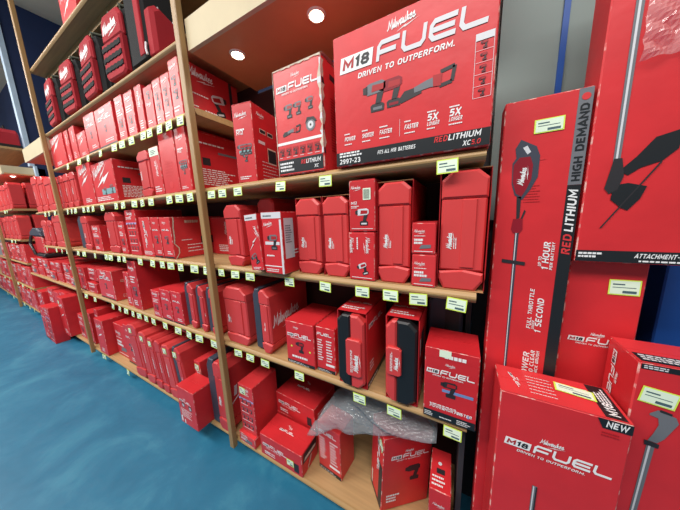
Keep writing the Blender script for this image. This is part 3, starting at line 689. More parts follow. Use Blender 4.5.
# ------------------------------------------------------------------ cartons
def flaps(w, d, h, mt, parent=None, mb=None):
    for k in (0, 1):
        b = mb or MB(); y0 = -d/2+.001 if k == 0 else .0015
        b.box(-w/2+.001, w/2-.001, y0, y0+d/2-.002, h, h+.0018, mt)
        if not mb: b.build('top_flap', parent)
def fprint(st, w, h, d, b, pic, info):
    """front print; b logo mesh, pic picture mesh, info small print"""
    F = front(w, d, h)
    if st == 's':
        script(b, F, w*.62, h*.55, min(h*.38, .17), rot=90); lines(info, F, w*.25, h*.08, w*.5, h*.2, 4)
    elif st == 't':
        script(b, F, w*.14, h*.84, w*.74); lines(info, F, w*.15, h*.55, w*.7, h*.16, 3); lines(info, F, w*.15, h*.08, w*.6, h*.12, 3)
        rect(pic, F, w*.2, h*.3, w*.7, h*.48, 'card_print'); drill(pic, F, w*.5, h*.28, h*.2)
    elif st == 'p':
        script(b, F, w*.14, h*.74, w*.72, rot=12); shape(b, F, [(0, .0), (.4, .16), (.36, .09), (.8, .34), (.42, .22), (.47, .28)], w*.15, h*.48, w*.8, 'white')
        lines(info, F, w*.3, h*.06, w*.5, h*.12, 3)
    elif st == 'f':
        script(b, F, w*.26, h*.86, w*.4); wordmark(b, F, w*.14, h*.68, w*.74, scr=False, tagline=False)
        drill(pic, F, w*.5, h*.36, h*.2); lines(info, F, w*.4, h*.1, w*.5, h*.1, 2); rect(info, F, 0.002, .004, w-.002, h*.05, 'band')
    elif st == 'q':
        drill(pic, F, w*.55, h*.68, h*.2); script(b, F, w*.2, h*.55, w*.6); lines(info, F, w*.15, h*.1, w*.6, h*.1, 2)
    elif st == 'd':
        script(b, F, w*.12, h*.84, w*.78, rot=8); drill(pic, F, w*.45, h*.54, h*.19); drill(pic, F, w*.5, h*.3, h*.19); lines(info, F, w*.12, h*.08, w*.6, h*.12, 2)
    elif st == 'k':
        script(b, F, w*.62, h*.5, h*.4, rot=90)
    elif st == 'e':
        script(b, F, w*.12, h*.84, w*.7, rot=4); text(b, F, 'M12', w*.14, h*.62, h*.05); lines(info, F, w*.14, h*.66, w*.6, h*.05, 1)
        for k in range(3): drill(pic, F, w*(.3+.2*k), h*.36, h*.14)
        rect(pic, F, w*.2, h*.38, w*.85, h*.42, 'teal_ink'); drill(pic, F, w*.5, h*.27, h*.1); lines(info, F, w*.14, h*.04, w*.6, h*.05, 2)
    elif st == 'P':
        script(b, F, w*.08, h*.62, w*.72, rot=22); shape(b, F, [(0, .0), (.5, .16), (.46, .06), (.95, .34), (.5, .22), (.55, .28)], w*.15, h*.40, w*.7, 'white')
        rect(pic, F, w*.35, h*.2, w*.95, h*.34, 'teal_ink'); drill(pic, F, w*.5, h*.18, h*.2); drill(pic, F, w*.8, h*.2, h*.22); lines(info, F, w*.06, h*.05, w*.8, h*.12, 3)
    elif st == 'w':
        rect(info, F, .002, h*.82, w-.002, h-.002, 'tag_paper', 2); lines(info, F, w*.2, h*.85, w*.6, h*.1, 3, 'tag_ink', lay=3)
        script(b, F, w*.7, h*.4, h*.36, rot=100); lines(b, F, w*.15, h*.06, w*.7, h*.14, 3)
    elif st == 'x':
        script(b, F, w*.25, h*.5, w*.5, mt='card_c', mb_bolt='card_c'); lines(info, F, w*.2, h*.3, w*.6, h*.25, 5, 'card_c'); disc(info, F, w*.5, h*.14, w*.12, 'card_c')
    elif st == 'l':
        script(b, F, w*.2, h*.9, w*.6)
        for r in range(4):
            for c in range(3): drill(pic, F, w*(.22+.27*c), h*(.12+.17*r), h*.09)
            lines(info, F, w*.12, h*(.085+.17*r), w*.76, h*.03, 1)
        rect(info, F, 0.001, h*.69, w-.001, h*.73, 'lilac'); lines(info, F, w*.1, h*.8, w*.7, h*.06, 2)
    elif st == 'u':
        wordmark(b, F, w*.36, h*.92, h*.7, rot=-90, scr=True, tagline=False); lines(info, F, w*.1, h*.05, w*.8, h*.1, 3)
    elif st == 'c':
        wordmark(b, F, w*.08, h*.62, w*.7, scr=True, tagline=False); circsaw(pic, F, w*.3, h*.48, w*.2); circsaw(pic, F, w*.7, h*.47, w*.2)
        lines(info, F, w*.12, h*.2, w*.7, h*.24, 9); rect(info, F, w*.06, h*.05, w*.14, h*.2, 'white'); rect(info, F, w*.24, h*.03, w*.3, h*.13, 'white')
    elif st in 'WV':
        rect(info, F, .001, h*.9, w-.001, h-.001, 'grey_ink', 1); lines(info, F, w*.1, h*.92, w*.7, h*.05, 1, 'mid_grey', lay=2)
        script(b, F, w*.1, h*.78, w*.5, rot=10) if st == 'V' else script(b, F, w*.62, h*.78, w*.75, rot=-62)
        if st == 'V':
            drill(pic, F, w*.5, h*.4, h*.25); rect(pic, F, w*.12, h*.48, w*.85, h*.53, 'grey_ink'); lines(info, F, w*.15, h*.28, w*.6, h*.05, 1)
            rect(info, F, .002, h*.12, w*.9, h*.135, 'white'); rect(info, F, w*.9, .003, w-.001, h*.88, 'grey_ink'); lines(info, F, w*.1, h*.03, w*.7, h*.06, 2)
        else:
            shape(b, F, [(0, 0), (.5, .5), (.4, .5), (.9, 1.0), (.35, .62), (.5, .62)], w*.1, h*.36, w*.8, 'white'); drill(pic, F, w*.6, h*.12, h*.2, rot=30)
            lines(info, F, w*.2, h*.02, w*.7, h*.05, 2)
    elif st == 'h':
        script(b, F, w*.68, h*.9, h*.36, rot=-90); script(b, F, w*.05, h*.9, h*.36, rot=-90, bolt=False); lines(info, F, w*.3, h*.9, h*.36, w*.1, 1, rot=-90)
        drill(pic, F, w*.62, h*.12, h*.26, c1='grey_ink', rot=20); rect(info, F, w*.1, h*.05, w*.9, h*.062, 'white')
    elif st == 'b':
        script(b, F, w*.08, h*.84, w*.42); rect(info, F, w*.55, h*.62, w*.84, h*.84, 'tag_paper', 2)
        for k in range(7): rect(info, F, w*(.58+.033*k), h*.64, w*(.595+.033*k), h*.82, 'dark_ink', 3)
        text(b, F, 'M12', w*.08, h*.54, h*.055); lines(info, F, w*.08, h*.46, w*.35, h*.06, 2)
        drill(pic, F, w*.5, h*.12, h*.34, c1='grey_ink'); rect(info, F, w*.08, h*.05, w*.92, h*.06, 'white')
    elif st == 'n':
        script(b, F, w*.1, h*.7, w*.5); lines(info, F, w*.1, h*.56, w*.6, h*.05, 1); lines(b, F, w*.1, h*.3, w*.55, h*.2, 2, th=.7)
        shape(pic, F, [(0, 0), (.5, .05), (.5, .2), (.1, .18)], w*.32, h*.16, w, 'mid_grey'); rect(info, F, w*.1, h*.07, w*.9, h*.09, 'white')
    elif st == 'U':
        script(b, F, w*.3, h*.86, w*.2); wordmark(b, F, w*.06, h*.66, w*.86, scr=False)
        drill(pic, F, w*.5, h*.3, h*.26, c1='dark_ink'); rect(info, F, .002, .002, w-.002, h*.08, 'band', 1); lines(info, F, w*.06, h*.015, w*.85, h*.05, 2, 'grey_ink', lay=2)
        lines(b, F, w*.2, h*.15, w*.64, h*.06, 1, th=.8); disc(info, F, w*.2, h*.42, w*.03, 'tag_edge'); disc(info, F, w*.85, h*.38, w*.03, 'tag_edge')
    elif st == 'L':
        wordmark(b, F, w*.06, h*.82, w*.8, scr=False, m18=False, tagline=False)
        lines(info, F, w*.08, h*.25, w*.3, h*.5, 9); lines(info, F, w*.55, h*.25, w*.35, h*.5, 8); rect(info, F, w*.5, h*.16, w*.95, h*.21, 'white')
        rect(info, F, .002, .002, w-.002, h*.08, 'band', 1); lines(info, F, w*.06, h*.015, w*.85, h*.05, 2, 'grey_ink', lay=2)
    elif st == 'B':
        script(b, F, w*.4, h*.79, w*.2); wordmark(b, F, w*.04, h*.655, w*.9, scr=False)
        drill(pic, F, w*.48, h*.36, h*.22, c1='dark_ink'); rect(pic, F, w*.36, h*.42, w*.93, h*.46, 'blue_ink', .9)
        for k in range(3): text(b, F, ('POWER', 'SHORTER', 'FASTER')[k], w*(.13+.24*k), h*.16, h*.04, it=.2)
        lines(info, F, w*.13, h*.2, w*.65, h*.03, 1); disc(info, F, w*.86, h*.17, w*.035, 'blue_ink')
        rect(info, F, .001, .001, w-.001, h*.11, 'band', 1); lines(info, F, w*.03, h*.02, w*.2, h*.07, 3, lay=2); lines(info, F, w*.33, h*.03, w*.25, h*.03, 1, lay=2); lines(info, F, w*.66, h*.02, w*.25, h*.07, 3, lay=2)
        lines(b, F, w*.38, h*.88, w*.55, h*.05, 1, th=.9); rect(info, F, w*.28, h*.9, w*.5, h-.002, 'tag_paper', 2)
        rect(info, F, .001, h*.87, w-.001, h*.875, 'card_b', 1)
def sprint(sd, w, d, h, b, pic, info):
    F = right(w, d, h)
    if sd == 'lines':
        lines(info, F, d*.08, h*.8, d*.5, h*.06, 1); lines(info, F, d*.1, h*.1, d*.6, h*.3, 8); rect(pic, F, d*.12, h*.45, d*.25, h*.58, 'dark_ink'); rect(info, F, d*.4, h*.68, d*.8, h*.72, 'mid_grey')
    elif sd == 'drillkit':
        script(b, F, d*.06, h*.78, d*.55, wt=.34); drill(pic, F, d*.74, h*.14, h*.46, rot=14, flip=True, c1='grey_ink'); lines(info, F, d*.06, h*.4, d*.4, h*.05, 1)
        lines(b, F, d*.06, h*.08, d*.22, h*.12, 2); lines(b, F, d*.32, h*.1, d*.5, h*.05, 1, th=.8); rect(info, F, d*.93, 0, d, h, 'dark_ink')
    elif sd == 'pics':
        script(b, F, d*.1, h*.88, d*.18)
        for k in range(2): rect(pic, F, d*(.14+.18*k), h*.66, d*(.28+.18*k), h*.72, 'torn'); rect(pic, F, d*(.15+.18*k), h*.67, d*(.27+.18*k), h*.71, 'dark_ink', 2)
        rect(pic, F, d*.3, h*.28, d*.52, h*.5, 'torn'); rect(pic, F, d*.31, h*.3, d*.51, h*.48, 'dark_ink', 2); lines(info, F, d*.15, h*.04, d*.5, h*.28, 6, 'grey_ink', th=.2); rect(info, F, d*.1, h*.52, d*.25, h*.56, 'grey_ink')
    elif sd == 'drill2':
        lines(info, F, d*.25, h*.84, d*.28, h*.08, 1, 'torn', th=.8); drill(pic, F, d*.62, h*.56, h*.22); rect(pic, F, d*.52, h*.3, d*.78, h*.5, 'dark_ink'); drill(pic, F, d*.62, h*.3, h*.18, c1='mid_grey', lay=2)
        lines(info, F, d*.16, h*.42, d*.25, h*.04, 1); lines(info, F, d*.25, h*.12, d*.35, h*.24, 3, th=.25)
        zz = [(0, 0)]+[(random.uniform(.0, .03), k/8*h) for k in range(1, 9)]
        for k in range(8):
            a, c = zz[k], zz[k+1]; b.poly([F.at(a[0]+.005, a[1], 2), F.at(a[0]+.014, a[1], 2), F.at(c[0]+.012, c[1], 2), F.at(c[0]+.005, c[1], 2)], 'torn')
    elif sd == 'white':
        rect(info, F, d*.1, h*.25, d*.55, h*.9, 'grey_ink'); lines(info, F, d*.15, h*.5, d*.35, h*.3, 8, 'mid_grey', lay=2); lines(info, F, d*.5, h*.3, d*.4, h*.1, 2)
    elif sd == 'barcode':
        rect(info, F, d*.55, h*.3, d*.75, h*.5, 'white'); lines(info, F, d*.57, h*.32, d*.16, h*.16, 5, 'dark_ink', lay=2); lines(info, F, d*.2, h*.6, d*.55, h*.1, 2, 'torn'); lines(info, F, d*.2, h*.08, d*.5, h*.14, 3, 'grey_ink', th=.2)
def carton(x, w, y0, d, z, h, sty, label, group, ex):
    near = x > -5.3 or sty in 'Pcdk'
    cm = random.choice(('card', 'card', 'card_b', 'card_c'))
    loc = (x+w/2, y0+d/2, z+.001); rz = R(ex.get('rot', random.uniform(-.4, .4) if w > .09 else 0)); ry = R(ex.get('lean', 0))
    if near:
        t = thing('tool_carton', label, 'carton', loc, rz, group, ry)
        body = MB(); body.box(-w/2, w/2, -d/2, d/2, 0, h, cm, ch=.003); body.build('carton_body', t)
        flaps(w, d, h, cm, t)
        b, pic, info = MB(), MB(), MB()
    else:
        b = MB(); b.box(-w/2, w/2, -d/2, d/2, 0, h, cm, ch=.004, jit=.003 if sty == 'x' else .0); pic = info = b
        flaps(w, d, h, cm, None, b)
    sd_ = MB() if near else b
    fprint(sty, w, h, d, b, pic, info); sprint(ex.get('side'), w, d, h, sd_, sd_, sd_)
    if ex.get('sticker'):
        s = MB(); tag_mesh(s, front(w, d, h), w*.1, h*.82, .055, .05, -3)
        if near: s.build('price_sticker', t)
        else: n0 = len(b.v); b.v += s.v; b.f += [tuple(i+n0 for i in f) for f in s.f]; b.m += [b.mi(s.mats[k]) for k in s.m]
    if near:
        if b.f: b.build('logo', t)
        if pic.f: pic.build('product_picture', t)
        if info.f: info.build('small_print', t)
        if sd_.f: sd_.build('side_print', t)
        return t
    o = b.build('tool_carton'); tag(o, label, 'carton', group); o.location = loc; o.rotation_euler = (0, ry, rz)
    return o

# ------------------------------------------------------------------ hard cases
def case(x, w, y0, d, z, h, sty, label, group, ex):
    t = thing('tool_case', label, 'tool case', (x+w/2, y0+d/2, z+.001+(w/2*math.sin(R(abs(ex.get('lean', 0)))))), 0, group, R(ex.get('lean', 0)))
    pm = random.choice(('plastic', 'plastic_b')); two = sty in 'gG'
    def cap_out(x0, x1):
        c = min(.042, .22*w)
        return [(x0, h*.78), (x1, h*.78), (x1, h-c*.9), (x1-c, h), (x0+c, h), (x0, h-c*.9)]
    g = w*.985/2
    xr = -w/2+w*.42 if two else -w/2          # red part starts here
    b = MB()
    if two:
        b.prism([(-w/2, .012), (xr-.002, .012), (xr-.002, h), (-w/2+w*.14, h), (-w/2, h*.9)], -d/2+.012, d/2, 'slate', .006)
        b.build('grey_shell', t); b = MB()
    b.prism([(max(-g, xr), h*.17), (g, h*.17), (g, h*.785), (max(-g, xr), h*.785)], -d/2+.006, d/2, pm, .006); cb = b.build('case_body', t)
    b = MB(); c = min(.05, .26*w)
    if two: b.prism([(xr, h*.78), (w/2, h*.78), (w/2, h-c), (w/2-c, h), (xr+c*.5, h), (xr, h-c*.5)], -d/2, d/2, pm, .007)
    else: b.prism(cap_out(-w/2, w/2), -d/2, d/2, pm, .007)
    b.build('case_cap', t)
    b = MB(); c = min(.03, .2*w)
    b.prism([(xr, .034), (xr+c*.6, 0), (w/2-c*.8, 0), (w/2, .034), (w/2, h*.155), (w*.08, h*.178), (xr, h*.155)], -d/2, d/2, pm, .006); b.build('case_foot', t)
    b = MB(); cxm = (max(-g, xr)+g)/2; lw = (g-max(-g, xr))*.44/2
    b.prism([(cxm-lw*.1, h*.2), (cxm+lw*1.3, h*.2), (cxm+lw*1.3, h*.77), (cxm-lw*.1, h*.77)], -d/2+.001, -d/2+.02, pm, .002); b.build('latch_rib', t)
    b = MB(); F = Face((-w/2, -d/2+.006, 0), (1, 0, 0), (0, 0, 1))
    u = (max(-g, xr)+w/2)+(.012 if not two else .018)
    if sty == 'R' or two: script(b, F, u+.024, h*.36, h*.15, rot=90, wt=.5); lines(b, F, u+.040, h*.36, h*.10, .012, 2, rot=90)
    else: lines(b, F, u+.02, h*.38, h*.26, .018, 2, rot=90, th=.5)
    b.build('logo', cb)
    if two and sty == 'G' and ex.get('side') == 'script':
        b = MB(); Fs = Face((g, -d/2, 0), (0, 1, 0), (0, 0, 1)); script(b, Fs, d*.08, h*.42, d*.72, rot=8, wt=.36); b.build('side_script', t)
    if ex.get('side') == 'stripes':
        b = MB(); Fs = Face((g, -d/2, 0), (0, 1, 0), (0, 0, 1))
        for k in range(3): rect(b, Fs, .06+.035*k, h*.48, .085+.035*k, h*.62, 'grey_ink', sk=.01)
        rect(b, Fs, .04, h*.38, .2, h*.4, 'white', rot=30); b.build('side_print', t)
    if ex.get('sticker'):
        b = MB(); tag_mesh(b, Face((-w/2, -d/2, 0), (1, 0, 0), (0, 0, 1)), w*.3, h*.84, .055, .05, random.uniform(-12, 6)); b.build('price_sticker', t)
    if sty == 'R' and x > -.8:
        b = MB(); e = .0025; W = w/2+.004
        for bx in ((-W-e, -W), (W, W+e)): b.box(bx[0], bx[1], -d/2+.015, d/2, .0, h+.006, 'card_print')
        b.box(-W, W, -d/2+.015, d/2, h+.004, h+.006, 'kraft'); b.box(-W, W, -d/2-.006, d/2, -.0008, -.0002, 'kraft'); b.build('carton_sleeve', t)
        if abs(w-.125) < .004 and x > -.32 or x > -.08:
            b = MB(); b.poly([(W, -d/2+.015, .03), (W+.001, -d/2-.01, .05), (W+.001, -d/2-.008, h*.8), (W, -d/2+.015, h)], 'card_c')
            b.poly([(W+.001, -d/2+.015, h), (W+.0015, -d/2-.008, h*.8), (W+.0015, -d/2-.01, .05), (W+.001, -d/2+.015, .03)], 'card_c'); b.build('sleeve_flap', t)
    return t

def boxedcase(x, w, y0, d, z, h, sty, label, group, ex):
    t = thing('boxed_tool_case', label, 'tool case', (x+w/2, y0+d/2, z+.001), 0, group)
    h = min(h, .385); b = MB(); e = .003; yb = d/2
    b.box(-w/2, -w/2+e, -d/2+.01, yb, 0, h, 'card'); b.box(w/2-e, w/2, -d/2+.01, yb, 0, h, 'card')
    b.box(-w/2, w/2, -d/2+.01, yb, 0, e, 'card'); b.box(-w/2, w/2, -d/2+.01, yb, h-e, h, 'card'); b.box(-w/2+e, w/2-e, yb-e, yb, e, h-e, 'card_print')
    b.build('open_carton', t)
    b = MB(); F = Face((w/2, -d/2+.01, 0), (0, 1, 0), (0, 0, 1))
    if sty == '1': wordmark(b, F, .02, h*.78, .2, scr=False, tagline=False); lines(b, F, .03, h*.2, .06, .05, 3); rect(b, F, .004, .004, d-.02, .03, 'band'); lines(b, F, .01, .008, .2, .016, 1, lay=3)
    else: rect(b, F, .05, h*.55, .12, h*.8, 'dark_ink'); lines(b, F, .02, h*.1, .1, h*.3, 6); rect(b, F, .02, h*.55, .04, h*.75, 'grey_ink')
    Ft = Face((-w/2, -d/2+.01, h), (1, 0, 0), (0, 1, 0)); lines(b, Ft, .01, .02, w*.8, .04, 2); wordmark(b, Ft, .008, .1, w*.85, scr=False, tagline=False); b.build('carton_print', t)
    a, c = -w/2+.006, w/2-.006; sp = a+(c-a)*(.5 if sty == '1' else .36); r = .028; H = h-.012
    Lh = [(a, .008+r), (a+r, .008), (sp, .008), (sp, H), (a+r, H), (a, H-r)]; Rh = [(sp, .008), (c-r, .008), (c, .008+r), (c, H-r), (c-r, H), (sp, H)]
    b = MB(); b.prism(Lh, -d/2-.012, d/2-.02, 'black' if sty == '1' else 'plastic', .007); b.build('case_shell' if sty == '2' else 'black_shell', t)
    b = MB(); b.prism(Rh, -d/2-.012, d/2-.02, 'plastic' if sty == '1' else 'black', .007); b.build('case_shell' if sty == '1' else 'black_shell', t)
    b = MB(); k = (sp-.018, c-.01) if sty == '1' else (a+.004, sp+.022)
    l0, l1 = (.2, .68) if sty == '1' else (.36, .68); y = -d/2-.024
    q = .008; b.prism([(k[0], h*l0+q), (k[0]+q, h*l0), (k[1]-q, h*l0), (k[1], h*l0+q), (k[1], h*l1-q), (k[1]-q, h*l1), (k[0]+q, h*l1), (k[0], h*l1-q)], y, -d/2-.005, 'plastic', .003); lt = b.build('latch', t)
    b = MB(); F = Face((k[0], y, h*l0), (1, 0, 0), (0, 0, 1)); lw = k[1]-k[0]
    script(b, F, lw*.8, .03, h*(l1-l0)*.5, rot=90, wt=.5); lines(b, F, lw*.45, .02, h*(l1-l0)*.7, .012, 2, rot=90); b.build('logo', lt)
    return t

# ------------------------------------------------------------------ kit cartons
def kit(x, w, y0, d, z, h, sty, label, group, ex):
    t = thing('kit_carton', label, 'carton', (x+w/2, y0+d/2, z+.001), R(ex.get('rot', 0)), group)
    F = front(w, d, h); b = MB(); b.box(-w/2, w/2, -d/2, d/2, 0, h, 'card_c', ch=.004); b.build('carton_body', t)
    b = MB(); script(b, F, w*.40, h*.90, w*.2); wordmark(b, F, w*.06, h*.79, w*.88, scr=False); b.build('logo', t)
    b = MB(); drill(b, F, w*.3, h*.54, h*.13, c1='mid_grey'); drill(b, F, w*.5, h*.55, h*.12); drill(b, F, w*.75, h*.57, h*.11); circsaw(b, F, w*.76, h*.38, h*.13); recip(b, F, w*.42, h*.36, h*.12); b.build('product_picture', t)
    b = MB(); rect(b, F, .002, h*.3, w*.98, h*.325, 'white')
    for k in range(6): rect(b, F, w*(.04+.155*k), h*.19, w*(.17+.155*k), h*.27, 'card_print'); drill(b, F, w*(.1+.155*k), h*.195, h*.06, c1='dark_ink', lay=2); lines(b, F, w*(.05+.155*k), h*.17, w*.1, h*.015, 1, 'grey_ink', lay=2)
    b.build('accessory_strip', t)
    b = MB(); rect(b, F, .002, h*.02, w*.98, h*.155, 'band'); lines(b, F, w*.04, h*.035, w*.35, h*.1, 3, lay=2, th=.55); text(b, F, 'RED', w*.52, h*.09, h*.04, 'card_c', it=.2, lay=2.5); text(b, F, 'LITHIUM', w*.63, h*.09, h*.04, 'white', it=.2, lay=2.5, width=w*.3); text(b, F, 'XC', w*.8, h*.04, h*.03, 'white', it=.2, lay=2.5); b.build('black_band', t)
    b = MB(); Fr = right(w, d, h); n = 16; a = [random.uniform(.004, .022) for _ in range(n+1)]; c = [random.uniform(.002, .018) for _ in range(n+1)]
    for k in range(n):
        z0, z1 = h*(.16+.8*k/n), h*(.16+.8*(k+1)/n)
        b.poly([F.at(w-c[k], z0, 3), F.at(w, z0, 3), F.at(w, z1, 3), F.at(w-c[k+1], z1, 3)], 'torn' if k % 3 else 'grey_ink')
        b.poly([Fr.at(0, z0, 3), Fr.at(a[k], z0, 3), Fr.at(a[k+1], z1, 3), Fr.at(0, z1, 3)], 'torn' if k % 4 else 'dark_ink')
    for k in range(10): b.poly([F.at(w*k/10, h-random.uniform(.002, .01), 3), F.at(w*(k+1)/10, h-random.uniform(.002, .01), 3), F.at(w*(k+1)/10, h, 3), F.at(w*k/10, h, 3)], 'torn')
    for k in range(12): b.poly([F.at(0, h*k/12, 3), F.at(random.uniform(.001, .005), h*k/12, 3), F.at(random.uniform(.001, .004), h*(k+1)/12, 3), F.at(0, h*(k+1)/12, 3)], 'torn')
    b.build('torn_edge', t)
    b = MB(); rect(b, Fr, d*.3, h*.85, d*.8, h*.9, 'dark_ink'); lines(b, Fr, d*.3, h*.2, d*.4, h*.5, 20, 'card_print')
    for k in range(14): rect(b, Fr, d*.72, h*(.1+.06*k), d*.76, h*(.13+.06*k), 'card_print')
    b.build('small_print', t)
    b = MB(); b.poly([(w/2-.03, -d/2+.005, h), (w/2+.004, -d/2+.005, h+.004), (w/2+.006, d/2-.02, h+.02), (w/2-.03, d/2-.02, h+.002)], 'torn')
    b.poly([(w/2-.03, -d/2+.005, h+.002), (w/2-.03, d/2-.02, h+.004), (w/2+.006, d/2-.02, h+.022), (w/2+.004, -d/2+.005, h+.006)], 'torn'); b.build('top_flap', t)
    return t

def bigkit(x, w, y0, d, z, h, sty, label, group, ex):
    t = thing('kit_carton', label, 'carton', (x+w/2, y0+d/2, z+.001), 0, group)
    F = front(w, d, h); b = MB(); b.box(-w/2, w/2, -d/2, d/2, 0, h, 'card', ch=.003); b.build('carton_body', t)
    b = MB(); script(b, F, .208, .40, .098, wt=.36, rot=7); b.build('script_logo', t)
    b = MB(); wordmark(b, F, .026, .322, .468, scr=False, tagline=False); text(b, F, 'DRIVEN TO OUTPERFORM.', .098, .291, .0165, it=.2, bold=.03, width=.31); b.build('logo', t)
    b = MB(); drill(b, F, .158, .168, .098, c1='mid_grey'); drill(b, F, .216, .170, .092, c1='deep_red'); recip(b, F, .362, .168, .088, rot=3); b.build('product_picture', t)
    b = MB()
    for k, (u, s1, s2) in enumerate(((.075, 'POWER', ''), (.215, 'SHORTER', ''), (.345, 'FASTER', ''), (.515, 'FASTER', ''), (.655, '5X', 'LONGER'), (.78, '5X', 'LONGER'))):
        if s2: text(b, F, s1, w*u, h*.225, h*.045, it=.2, bold=.03); text(b, F, s2, w*u, h*.192, h*.026, it=.2, width=w*.07)
        else: text(b, F, s1, w*u, h*.20, h*.032, it=.2, bold=.03, width=w*.085)
        lines(b, F, w*u, h*.245 if not s2 else h*.275, w*.06, h*.02, 1, lay=2); lines(b, F, w*u, h*.165, w*.08, h*.018, 1, lay=2)
    rect(b, F, w*.483, h*.16, w*.485, h*.28, 'grey_ink')
    b.build('feature_print', t)
    b = MB(); rect(b, F, w*.90, h*.63, w*.985, h*.67, 'grey_ink', 2)
    for k in range(5): rect(b, F, w*.90, h*(.30+.068*k), w*.985, h*(.302+.068*k), 'grey_ink', 2); drill(b, F, w*.94, h*(.31+.068*k), h*.045, c1='deep_red', lay=2)
    rect(b, F, w*.898, h*.30, w*.9, h*.67, 'grey_ink', 2); rect(b, F, w*.985, h*.30, w*.987, h*.67, 'grey_ink', 2); b.build('contents_column', t)
    b = MB(); rect(b, F, .001, .003, w-.001, h*.115, 'band'); lines(b, F, w*.03, h*.07, w*.22, h*.045, 2, lay=2, th=.6); text(b, F, '2997-23', w*.03, h*.02, h*.038, bold=.03, lay=2)
    text(b, F, 'FITS ALL M18', w*.33, h*.055, h*.028, it=.2, bold=.02, lay=2, width=w*.13); text(b, F, 'BATTERIES', w*.475, h*.055, h*.028, it=.2, bold=.02, lay=2, width=w*.11)
    text(b, F, 'RED', w*.70, h*.07, h*.038, 'card_c', it=.2, bold=.02, lay=2, width=w*.075); text(b, F, 'LITHIUM', w*.78, h*.07, h*.038, 'white', it=.2, bold=.02, lay=2, width=w*.17)
    text(b, F, 'XC', w*.86, h*.02, h*.032, 'white', it=.2, lay=2, width=w*.04); text(b, F, '5.0', w*.905, h*.02, h*.032, 'card_c', it=.2, lay=2, width=w*.045); b.build('black_band', t)
    Fr = right(w, d, h); b = MB(); rect(b, Fr, .002, .003, d-.002, h*.14, 'band'); text(b, Fr, '2997-23', d*.2, h*.04, h*.05, bold=.03, lay=2, rot=0); lines(b, Fr, d*.2, h*.1, d*.5, h*.03, 1, lay=2)
    rect(b, Fr, .004, h*.16, d*.3, h*.19, 'grey_ink', 2, rot=18); rect(b, Fr, 0, h*.2, .004, h*.9, 'torn', 2); lines(b, Fr, d*.3, h*.3, d*.5, h*.4, 12, 'card_print'); b.build('side_print', t)
    return t
FN = dict(carton=carton, case=case, boxedcase=boxedcase, kit=kit, bigkit=bigkit)
for it in ITEMS:
    FN[it[0]](*it[1:])

# ------------------------------------------------------------------ more cartons and cases, by hand in metres
def put(kind, x0, x1, y0, d, z, h, sty, label, group, **ex):
    return FN[kind](x0, x1-x0, y0, d, z, h, sty, label, group, ex)
# between the far unit and the far post
g = 'small cartons left of the far post'
W1 = ['leftmost', 'second', 'third', 'fourth', 'fifth', 'sixth', 'seventh']
for i, (a, b_) in enumerate(((-6.52, -6.165), (-6.14, -5.80), (-5.77, -5.46), (-5.43, -5.13), (-5.10, -4.84), (-4.81, -4.52), (-4.49, -4.215))):
    put('carton', a, b_-.01, .02+.01*(i % 3), .34, .87, .132, 'nht'[i % 3], 'small red carton, lower tier left of the far post, %s from the left' % W1[i], g)
    put('carton', a+.01, b_-.022, .03+.012*(i % 2), .33, 1.010, .125+.012*(i % 3), 'ftn'[i % 3], 'small red carton, upper tier left of the far post, %s from the left' % W1[i], g)
g = 'large cartons at the floor left of the far post'
put('carton', -6.50, -6.18, .00, .40, .121, .44, 'p', 'tall red carton with a plain broad side, beside the far unit at floor level', g)
put('carton', -6.12, -5.84, .06, .38, .121, .52, 't', 'red carton standing behind the leaning floor cartons, left one', g)
put('carton', -5.80, -5.50, .06, .38, .121, .50, 's', 'red carton standing behind the leaning floor cartons, middle one', g)
put('carton', -5.46, -5.12, .06, .38, .121, .54, 't', 'red carton standing behind the leaning floor cartons, right one', g)
put('carton', -5.47, -5.26, -.15, .14, .0, .50, 'f', 'red carton on the blue floor before the bottom shelf, left one', g)
put('carton', -5.22, -5.00, -.15, .14, .0, .53, 'l', 'red carton on the blue floor before the bottom shelf, right one', g)
put('carton', -4.98, -4.74, -.05, .42, .121, .56, 'p', 'big plain-sided red carton just left of the far post at floor level', g, side='plain', sticker=1)
put('carton', -4.62, -4.40, .03, .36, .121, .34, 't', 'low red carton between the big carton and the far post', g)
put('carton', -4.36, -4.12, .03, .36, .121, .42, 'f', 'red carton behind the far post at floor level', g)
put('carton', -4.00, -3.90, .05, .30, .121, .50, 't', 'slim red carton directly right of the far post at floor level', 'cases and cartons on the bottom shelf')
g = 'flat cartons lying on the bottom shelf cases'
put('carton', -3.56, -3.26, .08, .30, .121, .40, 'n', 'red carton standing between two broad ones on the bottom shelf', g)
put('carton', -3.22, -2.985, .06, .30, .121, .46, 'f', 'red carton left of the first tagged case on the bottom shelf', g)
put('carton', -2.86, -2.45, .14, .26, .708, .085, 'n', 'flat red carton lying on top of the first bottom shelf cases', g)
put('carton', -2.33, -2.09, .16, .26, .665, .07, 'n', 'flat red carton lying on top of the middle bottom shelf cases', g)
put('carton', -4.02, -3.82, .14, .30, 1.389, .30, 's', 'dark red carton set back just right of the far post, middle shelf', 'cartons and cases on the middle shelf')
put('carton', -1.80, -1.50, .30, .17, 1.389, .29, 's', 'red carton deep on the middle shelf behind the near post', 'cartons and cases on the middle shelf', side='lines')
put('case', -1.075, -.945, .13, .30, 1.389, .385, 'R', 'red hard case standing behind the white-topped small cartons', 'cases and cartons on the right bay middle shelf')
